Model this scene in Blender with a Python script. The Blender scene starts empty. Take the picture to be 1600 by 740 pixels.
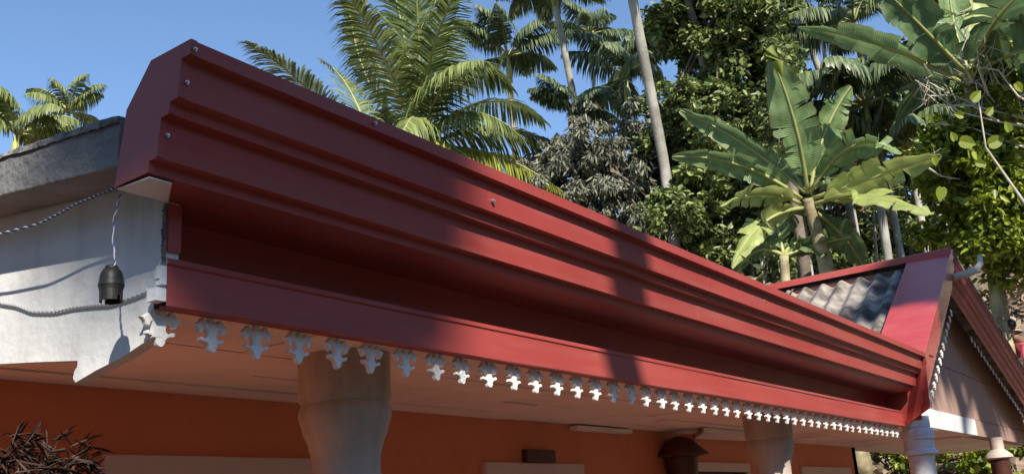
import bpy, bmesh, math, random
import numpy as np
from mathutils import Vector, Matrix, geometry
R_ = math.radians
rng = np.random.default_rng(7)
random.seed(7)
sc = bpy.context.scene
col = sc.collection

# ---------------------------------------------------------------- camera
def nrm(v):
    v = np.array(v, float); return v / np.linalg.norm(v)
F = 1600.0
_Z = nrm([-400, 5670, -F]); _X = nrm([1100, -375, -F]); _X = nrm(_X - _Z * _X.dot(_Z)); _Y = np.cross(_Z, _X)
RW = np.array([_X, _Y, _Z])            # camera to world rotation
CP = np.array([0, 0, 2.15])
cam_d = bpy.data.cameras.new('camera'); cam = bpy.data.objects.new('camera', cam_d); col.objects.link(cam)
M4 = Matrix([list(RW[0]) + [0], list(RW[1]) + [0], list(RW[2]) + [2.15], [0, 0, 0, 1]])
cam.matrix_world = M4
cam_d.sensor_width = 36; cam_d.lens = 36 * F / 1600; cam_d.clip_start = 0.05; cam_d.clip_end = 3000
sc.camera = cam
sc.render.resolution_x = 1024; sc.render.resolution_y = 473

# ---------------------------------------------------------------- light
SUN = np.array([.90, 1.0, -1.0])       # direction in which the light travels
SUNN = nrm(SUN)
elev = math.asin(-SUNN[2]); azi = math.atan2(-SUN[0], -SUN[1])
w = bpy.data.worlds.new('World'); sc.world = w; w.use_nodes = True
nt = w.node_tree; nt.nodes.clear()
sky = nt.nodes.new('ShaderNodeTexSky'); sky.sky_type = 'NISHITA'; sky.sun_disc = False
sky.sun_elevation = elev; sky.sun_rotation = azi; sky.altitude = 300; sky.air_density = 1.0; sky.dust_density = 0.0; sky.ozone_density = 4.0
bg = nt.nodes.new('ShaderNodeBackground'); bg.inputs[1].default_value = 0.125
wo = nt.nodes.new('ShaderNodeOutputWorld')
nt.links.new(sky.outputs[0], bg.inputs[0]); nt.links.new(bg.outputs[0], wo.inputs[0])
sl = bpy.data.lights.new('sun', 'SUN'); sl.energy = 5.0; sl.angle = R_(0.53); sl.color = (1.0, .93, .82)
so = bpy.data.objects.new('sun', sl); col.objects.link(so); so.location = (0, 0, 30)
so.rotation_euler = Vector(SUNN).to_track_quat('-Z', 'Y').to_euler()
sc.view_settings.view_transform = 'Standard'; sc.view_settings.look = 'None'
sc.view_settings.exposure = 0.64; sc.view_settings.gamma = 1; sc.view_settings.use_curve_mapping = False

# ---------------------------------------------------------------- point helpers
def ray(px, py): return RW @ nrm([px - 800, -(py - 370), -F])
def P(px, py, dist): return CP + ray(px, py) * dist
def onX(px, py, x): d = ray(px, py); return CP + d * (x - CP[0]) / d[0]
def onY(px, py, y): d = ray(px, py); return CP + d * (y - CP[1]) / d[1]

# ---------------------------------------------------------------- materials
def mat(name, c1, c2=None, rough=.6, scale=5., metal=0., bump=0., bscale=40., coat=0., detail=6., spec=.5, lo=.35, hi=.65, translucent=0., island=False, c3=None):
    m = bpy.data.materials.new(name); m.use_nodes = True; t = m.node_tree; b = t.nodes['Principled BSDF']
    b.inputs['Roughness'].default_value = rough; b.inputs['Metallic'].default_value = metal
    b.inputs['Specular IOR Level'].default_value = spec
    if coat: b.inputs['Coat Weight'].default_value = coat; b.inputs['Coat Roughness'].default_value = .15
    tc = t.nodes.new('ShaderNodeTexCoord')
    if c2 is None:
        b.inputs['Base Color'].default_value = (*c1, 1); colsock = None
    else:
        ns = t.nodes.new('ShaderNodeTexNoise'); ns.inputs['Scale'].default_value = scale; ns.inputs['Detail'].default_value = detail
        t.links.new(tc.outputs['Object'], ns.inputs['Vector'])
        cr = t.nodes.new('ShaderNodeValToRGB'); cr.color_ramp.elements[0].color = (*c1, 1); cr.color_ramp.elements[1].color = (*c2, 1)
        cr.color_ramp.elements[0].position = lo; cr.color_ramp.elements[1].position = hi
        if c3:
            e = cr.color_ramp.elements.new(.5 * (lo + hi)); e.color = (*c3, 1)
        if island:
            g = t.nodes.new('ShaderNodeNewGeometry')
            mx = t.nodes.new('ShaderNodeMath'); mx.operation = 'MULTIPLY_ADD'
            t.links.new(g.outputs['Random Per Island'], mx.inputs[0]); mx.inputs[1].default_value = .62
            m2 = t.nodes.new('ShaderNodeMath'); m2.operation = 'MULTIPLY'; m2.inputs[1].default_value = .38
            t.links.new(ns.outputs['Fac'], m2.inputs[0]); t.links.new(m2.outputs[0], mx.inputs[2])
            t.links.new(mx.outputs[0], cr.inputs['Fac'])
        else:
            t.links.new(ns.outputs['Fac'], cr.inputs['Fac'])
        t.links.new(cr.outputs['Color'], b.inputs['Base Color']); colsock = cr.outputs['Color']
    if bump:
        n2 = t.nodes.new('ShaderNodeTexNoise'); n2.inputs['Scale'].default_value = bscale; n2.inputs['Detail'].default_value = 8
        t.links.new(tc.outputs['Object'], n2.inputs['Vector'])
        bp = t.nodes.new('ShaderNodeBump'); bp.inputs['Strength'].default_value = bump; bp.inputs['Distance'].default_value = .02
        t.links.new(n2.outputs['Fac'], bp.inputs['Height']); t.links.new(bp.outputs['Normal'], b.inputs['Normal'])
    if translucent:
        tr = t.nodes.new('ShaderNodeBsdfTranslucent'); ms = t.nodes.new('ShaderNodeMixShader'); ms.inputs[0].default_value = translucent
        if colsock: 
            hs = t.nodes.new('ShaderNodeHueSaturation'); hs.inputs['Value'].default_value = 1.6; hs.inputs['Saturation'].default_value = 1.1
            t.links.new(colsock, hs.inputs['Color']); t.links.new(hs.outputs[0], tr.inputs['Color'])
        else: tr.inputs['Color'].default_value = (*[min(1, x * 1.6) for x in c1], 1)
        t.links.new(b.outputs[0], ms.inputs[1]); t.links.new(tr.outputs[0], ms.inputs[2])
        t.links.new(ms.outputs[0], t.nodes['Material Output'].inputs['Surface'])
    return m

M = {}
M['red'] = mat('red_sheet_metal', (.34, .050, .044), (.385, .062, .052), rough=.36, scale=2.2, bump=.05, bscale=3., spec=.45)
def wear(m, amt, streak=(.35, 1.2, 6)):
    t = m.node_tree; b = t.nodes['Principled BSDF']; tc = [n for n in t.nodes if n.type == 'TEX_COORD'][0]; src = b.inputs['Base Color'].links[0].from_socket
    mp = t.nodes.new('ShaderNodeMapping'); mp.inputs['Scale'].default_value = streak; t.links.new(tc.outputs['Object'], mp.inputs[0])
    n = t.nodes.new('ShaderNodeTexNoise'); n.inputs['Scale'].default_value = 3.; n.inputs['Detail'].default_value = 10; n.inputs['Roughness'].default_value = .7; t.links.new(mp.outputs[0], n.inputs['Vector'])
    r = t.nodes.new('ShaderNodeMapRange'); r.inputs[1].default_value = .45; r.inputs[2].default_value = .8; r.inputs[4].default_value = amt; t.links.new(n.outputs['Fac'], r.inputs[0])
    mx = t.nodes.new('ShaderNodeMix'); mx.data_type = 'RGBA'; t.links.new(r.outputs[0], mx.inputs[0]); t.links.new(src, mx.inputs[6]); mx.inputs[7].default_value = (.42, .33, .28, 1); t.links.new(mx.outputs[2], b.inputs['Base Color'])
    r2 = t.nodes.new('ShaderNodeMapRange'); r2.inputs[1].default_value = .3; r2.inputs[2].default_value = .8; r2.inputs[3].default_value = b.inputs['Roughness'].default_value; r2.inputs[4].default_value = b.inputs['Roughness'].default_value + .25; t.links.new(n.outputs['Fac'], r2.inputs[0]); t.links.new(r2.outputs[0], b.inputs['Roughness'])
wear(M['red'], .22)
M['red_gloss'] = mat('glossy_red_sheet', (.44, .05, .045), (.50, .07, .06), rough=.16, scale=2.5, bump=.25, bscale=5., coat=.7)
wear(M['red_gloss'], .12)
M['under'] = mat('white_metal_underside', (.78, .76, .74), (.70, .66, .64), rough=.5, scale=6)
M['wall_white'] = mat('whitewash', (.62, .62, .61), (.74, .74, .73), rough=.85, scale=3., bump=.25, bscale=22., lo=.3, hi=.6)
def grime(m, amt, colr, sc=(5, 5, 1.), lo=.5, hi=.75, scale=2.):
    t = m.node_tree; b = t.nodes['Principled BSDF']; tc = [n for n in t.nodes if n.type == 'TEX_COORD'][0]; src = b.inputs['Base Color'].links[0].from_socket
    mp = t.nodes.new('ShaderNodeMapping'); mp.inputs['Scale'].default_value = sc; t.links.new(tc.outputs['Object'], mp.inputs[0])
    n = t.nodes.new('ShaderNodeTexNoise'); n.inputs['Scale'].default_value = scale; n.inputs['Detail'].default_value = 12; n.inputs['Roughness'].default_value = .65; t.links.new(mp.outputs[0], n.inputs['Vector'])
    r = t.nodes.new('ShaderNodeMapRange'); r.inputs[1].default_value = lo; r.inputs[2].default_value = hi; r.inputs[4].default_value = amt; t.links.new(n.outputs['Fac'], r.inputs[0])
    mx = t.nodes.new('ShaderNodeMix'); mx.data_type = 'RGBA'; t.links.new(r.outputs[0], mx.inputs[0]); t.links.new(src, mx.inputs[6]); mx.inputs[7].default_value = (*colr, 1); t.links.new(mx.outputs[2], b.inputs['Base Color'])
grime(M['wall_white'], .45, (.38, .35, .31))
M['orange'] = mat('orange_red_paint', (.62, .19, .085), (.70, .23, .10), rough=.7, scale=2., bump=.12, bscale=20.)
M['ceil'] = mat('ceiling_board', (.80, .66, .59), (.86, .73, .66), rough=.8, scale=2.5, bump=.08, bscale=10.)
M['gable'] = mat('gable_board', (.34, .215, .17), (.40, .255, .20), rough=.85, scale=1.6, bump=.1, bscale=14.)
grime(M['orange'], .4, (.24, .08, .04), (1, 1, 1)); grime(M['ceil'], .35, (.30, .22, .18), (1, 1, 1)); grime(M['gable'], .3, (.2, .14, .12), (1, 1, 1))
M['cream'] = mat('cream_paint', (.44, .37, .31), (.52, .44, .38), rough=.7, scale=8., bump=.2, bscale=30.)
grime(M['cream'], .5, (.24, .18, .13), (6, 6, 1.5))
M['bluewhite'] = mat('pale_grey_paint', (.62, .64, .68), (.74, .76, .80), rough=.7, scale=9., bump=.2, bscale=30.)
M['frame'] = mat('frame_paint', (.62, .50, .46), (.68, .56, .52), rough=.6, scale=4)
M['dark'] = mat('dark_wood', (.055, .018, .012), (.09, .03, .02), rough=.5, scale=12.)
M['glass'] = mat('dark_pane', (.03, .02, .02), None, rough=.08)
M['concrete'] = mat('weathered_cement', (.19, .185, .185), (.31, .30, .295), rough=.95, scale=5., bump=.5, bscale=50., c3=(.255, .245, .24))
M['crust'] = mat('crumbling_cement', (.10, .095, .09), (.32, .31, .30), rough=.95, scale=30., bump=.8, bscale=60.)
M['orn'] = mat('white_ornament', (.74, .73, .71), (.84, .83, .81), rough=.55, scale=25., bump=.15, bscale=60., lo=.3)
grime(M['orn'], .5, (.42, .38, .33), (1, 1, 1), scale=20.)
M['black'] = mat('black_plastic', (.012, .012, .012), (.022, .021, .020), rough=.5, spec=.25, scale=30., bump=.06, bscale=80.)
M['wireb'] = mat('blue_wire', (.06, .10, .26)); M['wirek'] = mat('black_wire', (.015, .015, .018)); M['wirew'] = mat('white_wire', (.55, .55, .56)); M['wireg'] = mat('grey_wire', (.38, .38, .39))
M['steel'] = mat('steel', (.6, .6, .6), None, rough=.3, metal=.9)
M['soil'] = mat('dry_soil', (.10, .07, .045), (.26, .20, .14), rough=.95, scale=1.3, bump=.8, bscale=6., c3=(.17, .125, .085))
M['yard'] = mat('bounce_cut_earth', (.022, .018, .012), (.055, .042, .03), rough=.95, scale=1.5, bump=.5, bscale=8.)  # kept dark to cut light bounced up from the ground
M['floor'] = mat('cement_floor', (.13, .05, .035), (.17, .07, .05), rough=.5, scale=2)
M['trunk'] = mat('areca_bark', (.26, .24, .20), (.46, .44, .39), rough=.9, scale=3., bump=.4, bscale=30.)
M['bark'] = mat('brown_bark', (.10, .075, .055), (.22, .18, .14), rough=.95, scale=6., bump=.6, bscale=30.)
M['twig'] = mat('dry_twig', (.42, .37, .30), (.55, .49, .40), rough=.9, scale=10.)
M['coco'] = mat('coconut_leaflet', (.08, .115, .035), (.30, .34, .12), rough=.38, scale=.8, translucent=.25, island=True, lo=.2, hi=.85)
M['coco_y'] = mat('yellow_coconut_leaflet', (.16, .19, .03), (.42, .42, .08), rough=.4, scale=.8, translucent=.3, island=True, lo=.2, hi=.85)
M['areca'] = mat('areca_leaflet', (.05, .08, .04), (.24, .29, .14), rough=.36, scale=.8, translucent=.22, island=True, lo=.2, hi=.85)
M['rachis'] = mat('frond_rachis', (.28, .30, .10), (.38, .38, .14), rough=.5, scale=4)
M['leafdk'] = mat('glossy_dark_leaf', (.045, .07, .025), (.36, .42, .14), rough=.4, scale=.6, translucent=.18, island=True, lo=.2, hi=.95)
M['leafgy'] = mat('greyish_leaf', (.08, .085, .06), (.32, .32, .23), rough=.5, scale=.7, translucent=.2, island=True, lo=.2, hi=.9)
M['leafyl'] = mat('yellow_green_leaf', (.07, .11, .015), (.42, .47, .06), rough=.42, scale=.7, translucent=.3, island=True, lo=.2, hi=.95)
M['under_g'] = mat('undergrowth_leaf', (.05, .065, .025), (.34, .34, .15), rough=.5, scale=.4, translucent=.2, island=True, lo=.15, hi=.95)
M['pseudostem'] = mat('banana_stem', (.20, .15, .08), (.42, .38, .22), rough=.7, scale=5., bump=.5, bscale=14.)
M['leafbr'] = mat('brownish_leaf', (.022, .010, .006), (.05, .025, .014), rough=.6, scale=1., island=True)
M['litter'] = mat('dry_leaf_litter', (.16, .11, .07), (.42, .34, .25), rough=.9, scale=1., island=True, lo=.1, hi=.95)
M['rock'] = mat('laterite_rock', (.22, .15, .11), (.42, .33, .26), rough=.95, scale=4., bump=.7, bscale=12.)
M['skin'] = mat('skin', (.20, .10, .06)); M['hair'] = mat('hair', (.012, .010, .009), rough=.5)
M['pink'] = mat('pink_cloth', (.72, .12, .17), (.80, .16, .22), rough=.8, scale=8., bump=.2, bscale=10); M['jeans'] = mat('dark_cloth', (.05, .06, .09))

def banana_mat(name, c1, c2, rib):
    m = bpy.data.materials.new(name); m.use_nodes = True; t = m.node_tree; b = t.nodes['Principled BSDF']; b.inputs['Roughness'].default_value = .38
    uv = t.nodes.new('ShaderNodeUVMap'); sp = t.nodes.new('ShaderNodeSeparateXYZ'); t.links.new(uv.outputs[0], sp.inputs[0])
    wv = t.nodes.new('ShaderNodeTexWave'); wv.inputs['Scale'].default_value = 9; wv.inputs['Distortion'].default_value = 1.2; wv.bands_direction = 'Y'
    t.links.new(uv.outputs[0], wv.inputs['Vector'])
    ns = t.nodes.new('ShaderNodeTexNoise'); ns.inputs['Scale'].default_value = 3; t.links.new(uv.outputs[0], ns.inputs['Vector'])
    a = t.nodes.new('ShaderNodeMath'); a.operation = 'MULTIPLY_ADD'; a.inputs[1].default_value = .3; t.links.new(wv.outputs['Fac'], a.inputs[0]); t.links.new(ns.outputs['Fac'], a.inputs[2])
    cr = t.nodes.new('ShaderNodeValToRGB'); cr.color_ramp.elements[0].color = (*c1, 1); cr.color_ramp.elements[1].color = (*c2, 1); cr.color_ramp.elements[0].position = .4; cr.color_ramp.elements[1].position = .85
    t.links.new(a.outputs[0], cr.inputs[0])
    ab = t.nodes.new('ShaderNodeMath'); ab.operation = 'ABSOLUTE'; t.links.new(sp.outputs[0], ab.inputs[0])
    lt = t.nodes.new('ShaderNodeMath'); lt.operation = 'LESS_THAN'; lt.inputs[1].default_value = .07; t.links.new(ab.outputs[0], lt.inputs[0])
    mx = t.nodes.new('ShaderNodeMix'); mx.data_type = 'RGBA'; t.links.new(lt.outputs[0], mx.inputs[0]); t.links.new(cr.outputs[0], mx.inputs[6]); mx.inputs[7].default_value = (*rib, 1)
    gt = t.nodes.new('ShaderNodeMath'); gt.operation = 'GREATER_THAN'; gt.inputs[1].default_value = .965; t.links.new(ab.outputs[0], gt.inputs[0])
    m3 = t.nodes.new('ShaderNodeMix'); m3.data_type = 'RGBA'; t.links.new(gt.outputs[0], m3.inputs[0]); t.links.new(mx.outputs[2], m3.inputs[6]); m3.inputs[7].default_value = (.22, .15, .06, 1)
    t.links.new(m3.outputs[2], b.inputs['Base Color'])
    tr = t.nodes.new('ShaderNodeBsdfTranslucent'); ms = t.nodes.new('ShaderNodeMixShader'); ms.inputs[0].default_value = .25
    hs = t.nodes.new('ShaderNodeHueSaturation'); hs.inputs['Value'].default_value = 1.8; t.links.new(m3.outputs[2], hs.inputs['Color']); t.links.new(hs.outputs[0], tr.inputs['Color'])
    bp = t.nodes.new('ShaderNodeBump'); bp.inputs['Strength'].default_value = .3; bp.inputs['Distance'].default_value = .02; t.links.new(wv.outputs['Fac'], bp.inputs['Height']); t.links.new(bp.outputs[0], b.inputs['Normal'])
    t.links.new(b.outputs[0], ms.inputs[1]); t.links.new(tr.outputs[0], ms.inputs[2]); t.links.new(ms.outputs[0], t.nodes['Material Output'].inputs['Surface'])
    return m
M['banana'] = banana_mat('banana_leaf', (.10, .17, .07), (.25, .35, .14), (.30, .36, .14))
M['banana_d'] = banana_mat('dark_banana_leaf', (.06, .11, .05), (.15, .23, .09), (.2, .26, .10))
M['banana_y'] = banana_mat('yellowing_banana_leaf', (.22, .29, .08), (.42, .46, .16), (.42, .44, .18))

def sheet_mat():
    m = mat('asbestos_sheet', (.11, .09, .078), (.38, .33, .28), rough=.95, scale=8., bump=.6, bscale=70., c3=(.26, .225, .195), lo=.34, hi=.62)
    t = m.node_tree; b = t.nodes['Principled BSDF']; cr = [n for n in t.nodes if n.type == 'VALTORGB'][0]
    tc = [n for n in t.nodes if n.type == 'TEX_COORD'][0]
    n = t.nodes.new('ShaderNodeTexNoise'); n.inputs['Scale'].default_value = 4.5; n.inputs['Detail'].default_value = 12; t.links.new(tc.outputs['Object'], n.inputs['Vector'])
    r = t.nodes.new('ShaderNodeValToRGB'); r.color_ramp.elements[0].position = .36; r.color_ramp.elements[1].position = .52
    r.color_ramp.elements[0].color = (.16, .155, .16, 1); r.color_ramp.elements[1].color = (1, 1, 1, 1); t.links.new(n.outputs['Fac'], r.inputs[0])
    mx = t.nodes.new('ShaderNodeMix'); mx.data_type = 'RGBA'; mx.blend_type = 'MULTIPLY'; mx.inputs[0].default_value = .85
    t.links.new(cr.outputs[0], mx.inputs[6]); t.links.new(r.outputs[0], mx.inputs[7]); t.links.new(mx.outputs[2], b.inputs['Base Color'])
    return m
M['asb'] = sheet_mat()

# ---------------------------------------------------------------- mesh helpers
class MB:
    def __init__(s): s.v = []; s.f = []; s.uv = []
    def add(s, vs, fs):
        n = len(s.v); s.v += [tuple(map(float, q)) for q in vs]; s.f += [tuple(i + n for i in f) for f in fs]; return s
    def box(s, a, b):
        (x0, y0, z0), (x1, y1, z1) = a, b
        return s.add([(x0,y0,z0),(x1,y0,z0),(x1,y1,z0),(x0,y1,z0),(x0,y0,z1),(x1,y0,z1),(x1,y1,z1),(x0,y1,z1)],
                     [(0,3,2,1),(4,5,6,7),(0,1,5,4),(1,2,6,5),(2,3,7,6),(3,0,4,7)])
    def hexa(s, p): return s.add(p, [(0,3,2,1),(4,5,6,7),(0,1,5,4),(1,2,6,5),(2,3,7,6),(3,0,4,7)])
    def prism(s, pts, d):                      # closed outline pts (3D) pushed along d
        n = len(pts); d = np.array(d, float); a = [np.array(p, float) for p in pts]
        return s.add(a + [p + d for p in a], [tuple(range(n))[::-1], tuple(range(n, 2*n))] + [(i, (i+1) % n, n + (i+1) % n, n + i) for i in range(n)])
    def sweep(s, pts, d):                      # open outline, a folded sheet
        n = len(pts); d = np.array(d, float); a = [np.array(p, float) for p in pts]
        return s.add(a + [p + d for p in a], [(i, i+1, n+i+1, n+i) for i in range(n-1)])
    def long_sweep(s, pts, x0, x1, n=70, amp=.0005, joints=()):
        """folded sheet metal along X with the slight waves and laps real sheet has"""
        k = len(pts); ph = [random.uniform(0, 6.28) for _ in range(k*3)]; vs = []
        xs = sorted(list(np.linspace(x0, x1, n)) + [j - .001 for j in joints] + [j + .001 for j in joints])
        for x in xs:
            off = -.0009 if sum(x > j for j in joints) % 2 else 0.
            for i, (y, z) in enumerate(pts):
                wv = amp*(math.sin(x*2.3+ph[i]) + .6*math.sin(x*5.9+ph[k+i]) + .35*math.sin(x*13.7+ph[2*k+i]))*min(1, (x-x0)*4)
                vs.append((x, y + wv + off, z + .55*wv))
        m = len(xs); return s.add(vs, [(j*k+i, j*k+i+1, (j+1)*k+i+1, (j+1)*k+i) for j in range(m-1) for i in range(k-1)])
    def tube(s, pts, r, k=8, cap=True):
        pts = [np.array(p, float) for p in pts]; n = len(pts); rs = r if hasattr(r, '__len__') else [r] * n
        up = np.array([.13, .27, .95]); vs = []
        for i, p in enumerate(pts):
            t = nrm(pts[min(i+1, n-1)] - pts[max(i-1, 0)]); a = nrm(np.cross(t, up)) if abs(t.dot(nrm(up))) < .98 else nrm(np.cross(t, [1, 0, 0])); b = np.cross(t, a)
            for j in range(k):
                q = 2*math.pi*j/k; vs.append(p + rs[i]*(a*math.cos(q) + b*math.sin(q)))
        fs = [(i*k+j, i*k+(j+1) % k, (i+1)*k+(j+1) % k, (i+1)*k+j) for i in range(n-1) for j in range(k)]
        if cap: fs += [tuple(range(k))[::-1], tuple(range((n-1)*k, n*k))]
        return s.add(vs, fs)
    def lathe(s, prof, c, k=28):
        vs = []; n = len(prof)
        for (r, z) in prof:
            for j in range(k):
                q = 2*math.pi*j/k; vs.append((c[0] + r*math.cos(q), c[1] + r*math.sin(q), z))
        fs = [(i*k+j, i*k+(j+1) % k, (i+1)*k+(j+1) % k, (i+1)*k+j) for i in range(n-1) for j in range(k)]
        fs += [tuple(range(k))[::-1], tuple(range((n-1)*k, n*k))]
        return s.add(vs, fs)
    def ball(s, c, r, k=10, jit=0., sq=(1,1,1)):
        vs = []; 
        for i in range(1, k//2+1):
            for j in range(k):
                th = math.pi*i/(k//2+1); q = 2*math.pi*j/k; rr = r*(1 + random.uniform(-jit, jit))
                vs.append((c[0]+sq[0]*rr*math.sin(th)*math.cos(q), c[1]+sq[1]*rr*math.sin(th)*math.sin(q), c[2]+sq[2]*rr*math.cos(th)))
        m = k//2; fs = [(i*k+j, (i+1)*k+j, (i+1)*k+(j+1) % k, i*k+(j+1) % k) for i in range(m-1) for j in range(k)]
        fs += [tuple(range(k)), tuple(range((m-1)*k, m*k))[::-1]]
        return s.add(vs, fs)
    def mesh(s, name, m, smooth=False):
        me = bpy.data.meshes.new(name); me.from_pydata(s.v, [], s.f); me.validate(); me.materials.append(m)
        bm = bmesh.new(); bm.from_mesh(me); bmesh.ops.recalc_face_normals(bm, faces=bm.faces); bm.to_mesh(me); bm.free()
        if smooth: me.shade_smooth()
        return me
    def build(s, name, m, parent=None, smooth=False, bevel=0., sm_angle=None):
        me = s.mesh(name, m, smooth); o = link(name, me, parent)
        if sm_angle: me.set_sharp_from_angle(angle=R_(sm_angle))
        if bevel:
            md = o.modifiers.new('b', 'BEVEL'); md.width = bevel; md.segments = 2; md.limit_method = 'ANGLE'
        return o
def link(name, me, parent=None, loc=None):
    o = bpy.data.objects.new(name, me); col.objects.link(o)
    if loc is not None: o.location = loc
    if parent is not None: o.parent = parent
    return o
def tag(o, label=None, cat=None, group=None, kind=None):
    if label: o['label'] = label
    if cat: o['category'] = cat
    if group: o['group'] = group
    if kind: o['kind'] = kind
    return o
def thing(name, label, cat, loc=(0, 0, 0), group=None):
    o = bpy.data.objects.new(name, None); col.objects.link(o); o.empty_display_size = .2
    o.location = tuple(map(float, loc)); return tag(o, label, cat, group)
def np_mesh(name, V, quads, m, uv=None, smooth=False):
    V = np.ascontiguousarray(V, np.float32); Q = np.ascontiguousarray(quads, np.int32); n = len(Q)
    me = bpy.data.meshes.new(name); me.vertices.add(len(V)); me.vertices.foreach_set('co', V.ravel())
    me.loops.add(n*4); me.loops.foreach_set('vertex_index', Q.ravel()); me.polygons.add(n)
    me.polygons.foreach_set('loop_start', np.arange(0, n*4, 4, dtype=np.int32))
    me.update(calc_edges=True)
    if uv is not None:
        l = me.uv_layers.new(name='UVMap'); l.data.foreach_set('uv', np.ascontiguousarray(uv[Q.ravel()], np.float32).ravel())
    me.materials.append(m)
    if smooth: me.shade_smooth()
    return me
def unit(a): return a / np.maximum(np.linalg.norm(a, axis=-1, keepdims=True), 1e-9)

def leaves(pos, L, W, droop=.35, face_up=.5, fold=.25):
    """small folded leaf blades: six vertices and two quads each"""
    n = len(pos); d = unit(rng.normal(size=(n, 3)) * np.array([1, 1, .6]) + np.array([0, 0, -droop]))
    u = unit(rng.normal(size=(n, 3)) + np.array([0, 0, face_up * 2])); s = unit(np.cross(d, u)); nn = np.cross(s, d)
    L = L * rng.uniform(.65, 1.25, (n, 1)); W = W * rng.uniform(.75, 1.2, (n, 1)) * .5
    b = pos; t = pos + d*L - nn*L*.12
    l1 = pos + d*L*.3 + s*W + nn*W*fold; l2 = pos + d*L*.72 + s*W*.72 + nn*W*fold*.5
    r1 = pos + d*L*.3 - s*W + nn*W*fold; r2 = pos + d*L*.72 - s*W*.72 + nn*W*fold*.5
    V = np.stack([b, l1, l2, t, r2, r1], 1).reshape(-1, 3); i = np.arange(n)[:, None]*6
    Q = np.concatenate([i + np.array([0, 1, 2, 3]), i + np.array([0, 3, 4, 5])], 0)
    return V, Q
def clump_points(clumps, n, shell=.55):
    """clumps: list of (centre, radius) -> points thick towards each clump's surface"""
    wts = np.array([r**2 for c, r in clumps]); wts = wts / wts.sum(); out = []
    for (c, r), wt in zip(clumps, wts):
        k = max(1, int(n*wt)); d = unit(rng.normal(size=(k, 3))); rr = r * (shell + (1-shell)*rng.random((k, 1))**.5) * (1 + .28*np.sin(d[:, :1]*7 + c[0]) * np.cos(d[:, 2:3]*6 + c[1]))
        out.append(np.array(c) + d*rr*np.array([1, 1, .85]))
    return np.concatenate(out)
def clumps_from(blobs, sub=9, k=.42, far=.95):
    out = []
    for c, r in blobs:
        for _ in range(sub):
            d = unit(rng.normal(size=3)); out.append((np.array(c) + d*r*rng.uniform(.45, far), r*k*rng.uniform(.6, 1.2)))
    return out

# ---------------------------------------------------------------- ground
def hterr(x, y):
    r = math.hypot(x, y); a = math.atan2(y, x)
    prof = [(0, 0), (10.6, 0), (12, .9), (14.5, 3.1), (20, 5.4), (30, 8.6), (60, 15), (200, 34), (2500, 60)]
    for (r0, z0), (r1, z1) in zip(prof, prof[1:]):
        if r <= r1: h = z0 + (z1 - z0)*(r - r0)/(r1 - r0); break
    else: h = 60
    k = min(1, max(0, (1.55 - abs(a - .35))/.5))            # the hill stands behind and to the right of the house
    wv = .18*math.sin(x*1.3 + y*.7) + .12*math.sin(y*2.1 - x*.5) + .3*math.sin(x*.31)*math.cos(y*.27)
    return h*k + wv*min(1, max(0, (r - 10.6)/5))
def build_ground():
    rs = [0, 3, 6, 9, 10.6, 11.3, 12, 13, 14, 15, 16, 17.5, 19, 21, 23, 26, 30, 35, 42, 52, 70, 110, 200, 500, 1200, 2500]; A = 180
    V = [(0, 0, 0)] ; Q = []
    for r in rs[1:]:
        for j in range(A):
            a = 2*math.pi*j/A; aa = a if a < math.pi else a - 2*math.pi; x = r*math.cos(aa); y = r*math.sin(aa); V.append((x, y, hterr(x, y)))
    f = [(0, 1 + j, 1 + (j+1) % A) for j in range(A)]
    for i in range(len(rs)-2):
        for j in range(A): f.append((1+i*A+j, 1+(i+1)*A+j, 1+(i+1)*A+(j+1) % A, 1+i*A+(j+1) % A))
    b = MB(); b.v = V; b.f = f; o = b.build('ground', M['soil'], smooth=True); o['kind'] = 'structure'
build_ground()
_y = MB(); _k = 64; _y.add([(0, 0, .012)] + [(10.4*math.cos(2*math.pi*j/_k), 10.4*math.sin(2*math.pi*j/_k), .012) for j in range(_k)], [(0, 1+j, 1+(j+1) % _k) for j in range(_k)]); _y.build('yard', M['yard'])['kind'] = 'structure'  # unseen dark disc, added to cut ground bounce under the fascia

# ---------------------------------------------------------------- house
XL, XW, XR = 1.055, 1.168, 6.53
house = thing('house', 'single storey house with red sheet metal fascia, white side gable and orange verandah wall', 'house', (1.2, 1.5, 0))
def HB(b, name, m, parent=None, **k):
    """build in world coordinates under the house"""
    o = b.build(name, m, None, **k); o.parent = parent or house
    root = house; o.matrix_parent_inverse = Matrix.Translation(root.location).inverted()
    return o
# stepped box fascia (open sheet, front and underside)
PF = [(1.502, 2.770), (1.411, 2.7745), (1.408, 2.7945), (1.3875, 2.7965), (1.379, 2.866), (1.3585, 2.8685), (1.356, 2.889), (1.3355, 2.892), (1.328, 2.9615), (1.3065, 2.963), (1.3045, 2.9895)]
PT = [(1.3045, 2.9895), (1.3075, 2.9915), (1.4115, 2.985), (1.476, 2.909), (1.502, 2.770)]
fascia = HB(MB().long_sweep(PF + [PT[1]], XL + .002, XR, joints=(3.31, 5.52)), 'fascia', M['red'])
b = MB(); b.sweep([(XL + .002, y, z) for y, z in PT[1:]], (XR - XL + .3, 0, 0)); HB(b, 'top_flashing', M['red'], fascia)
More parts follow.
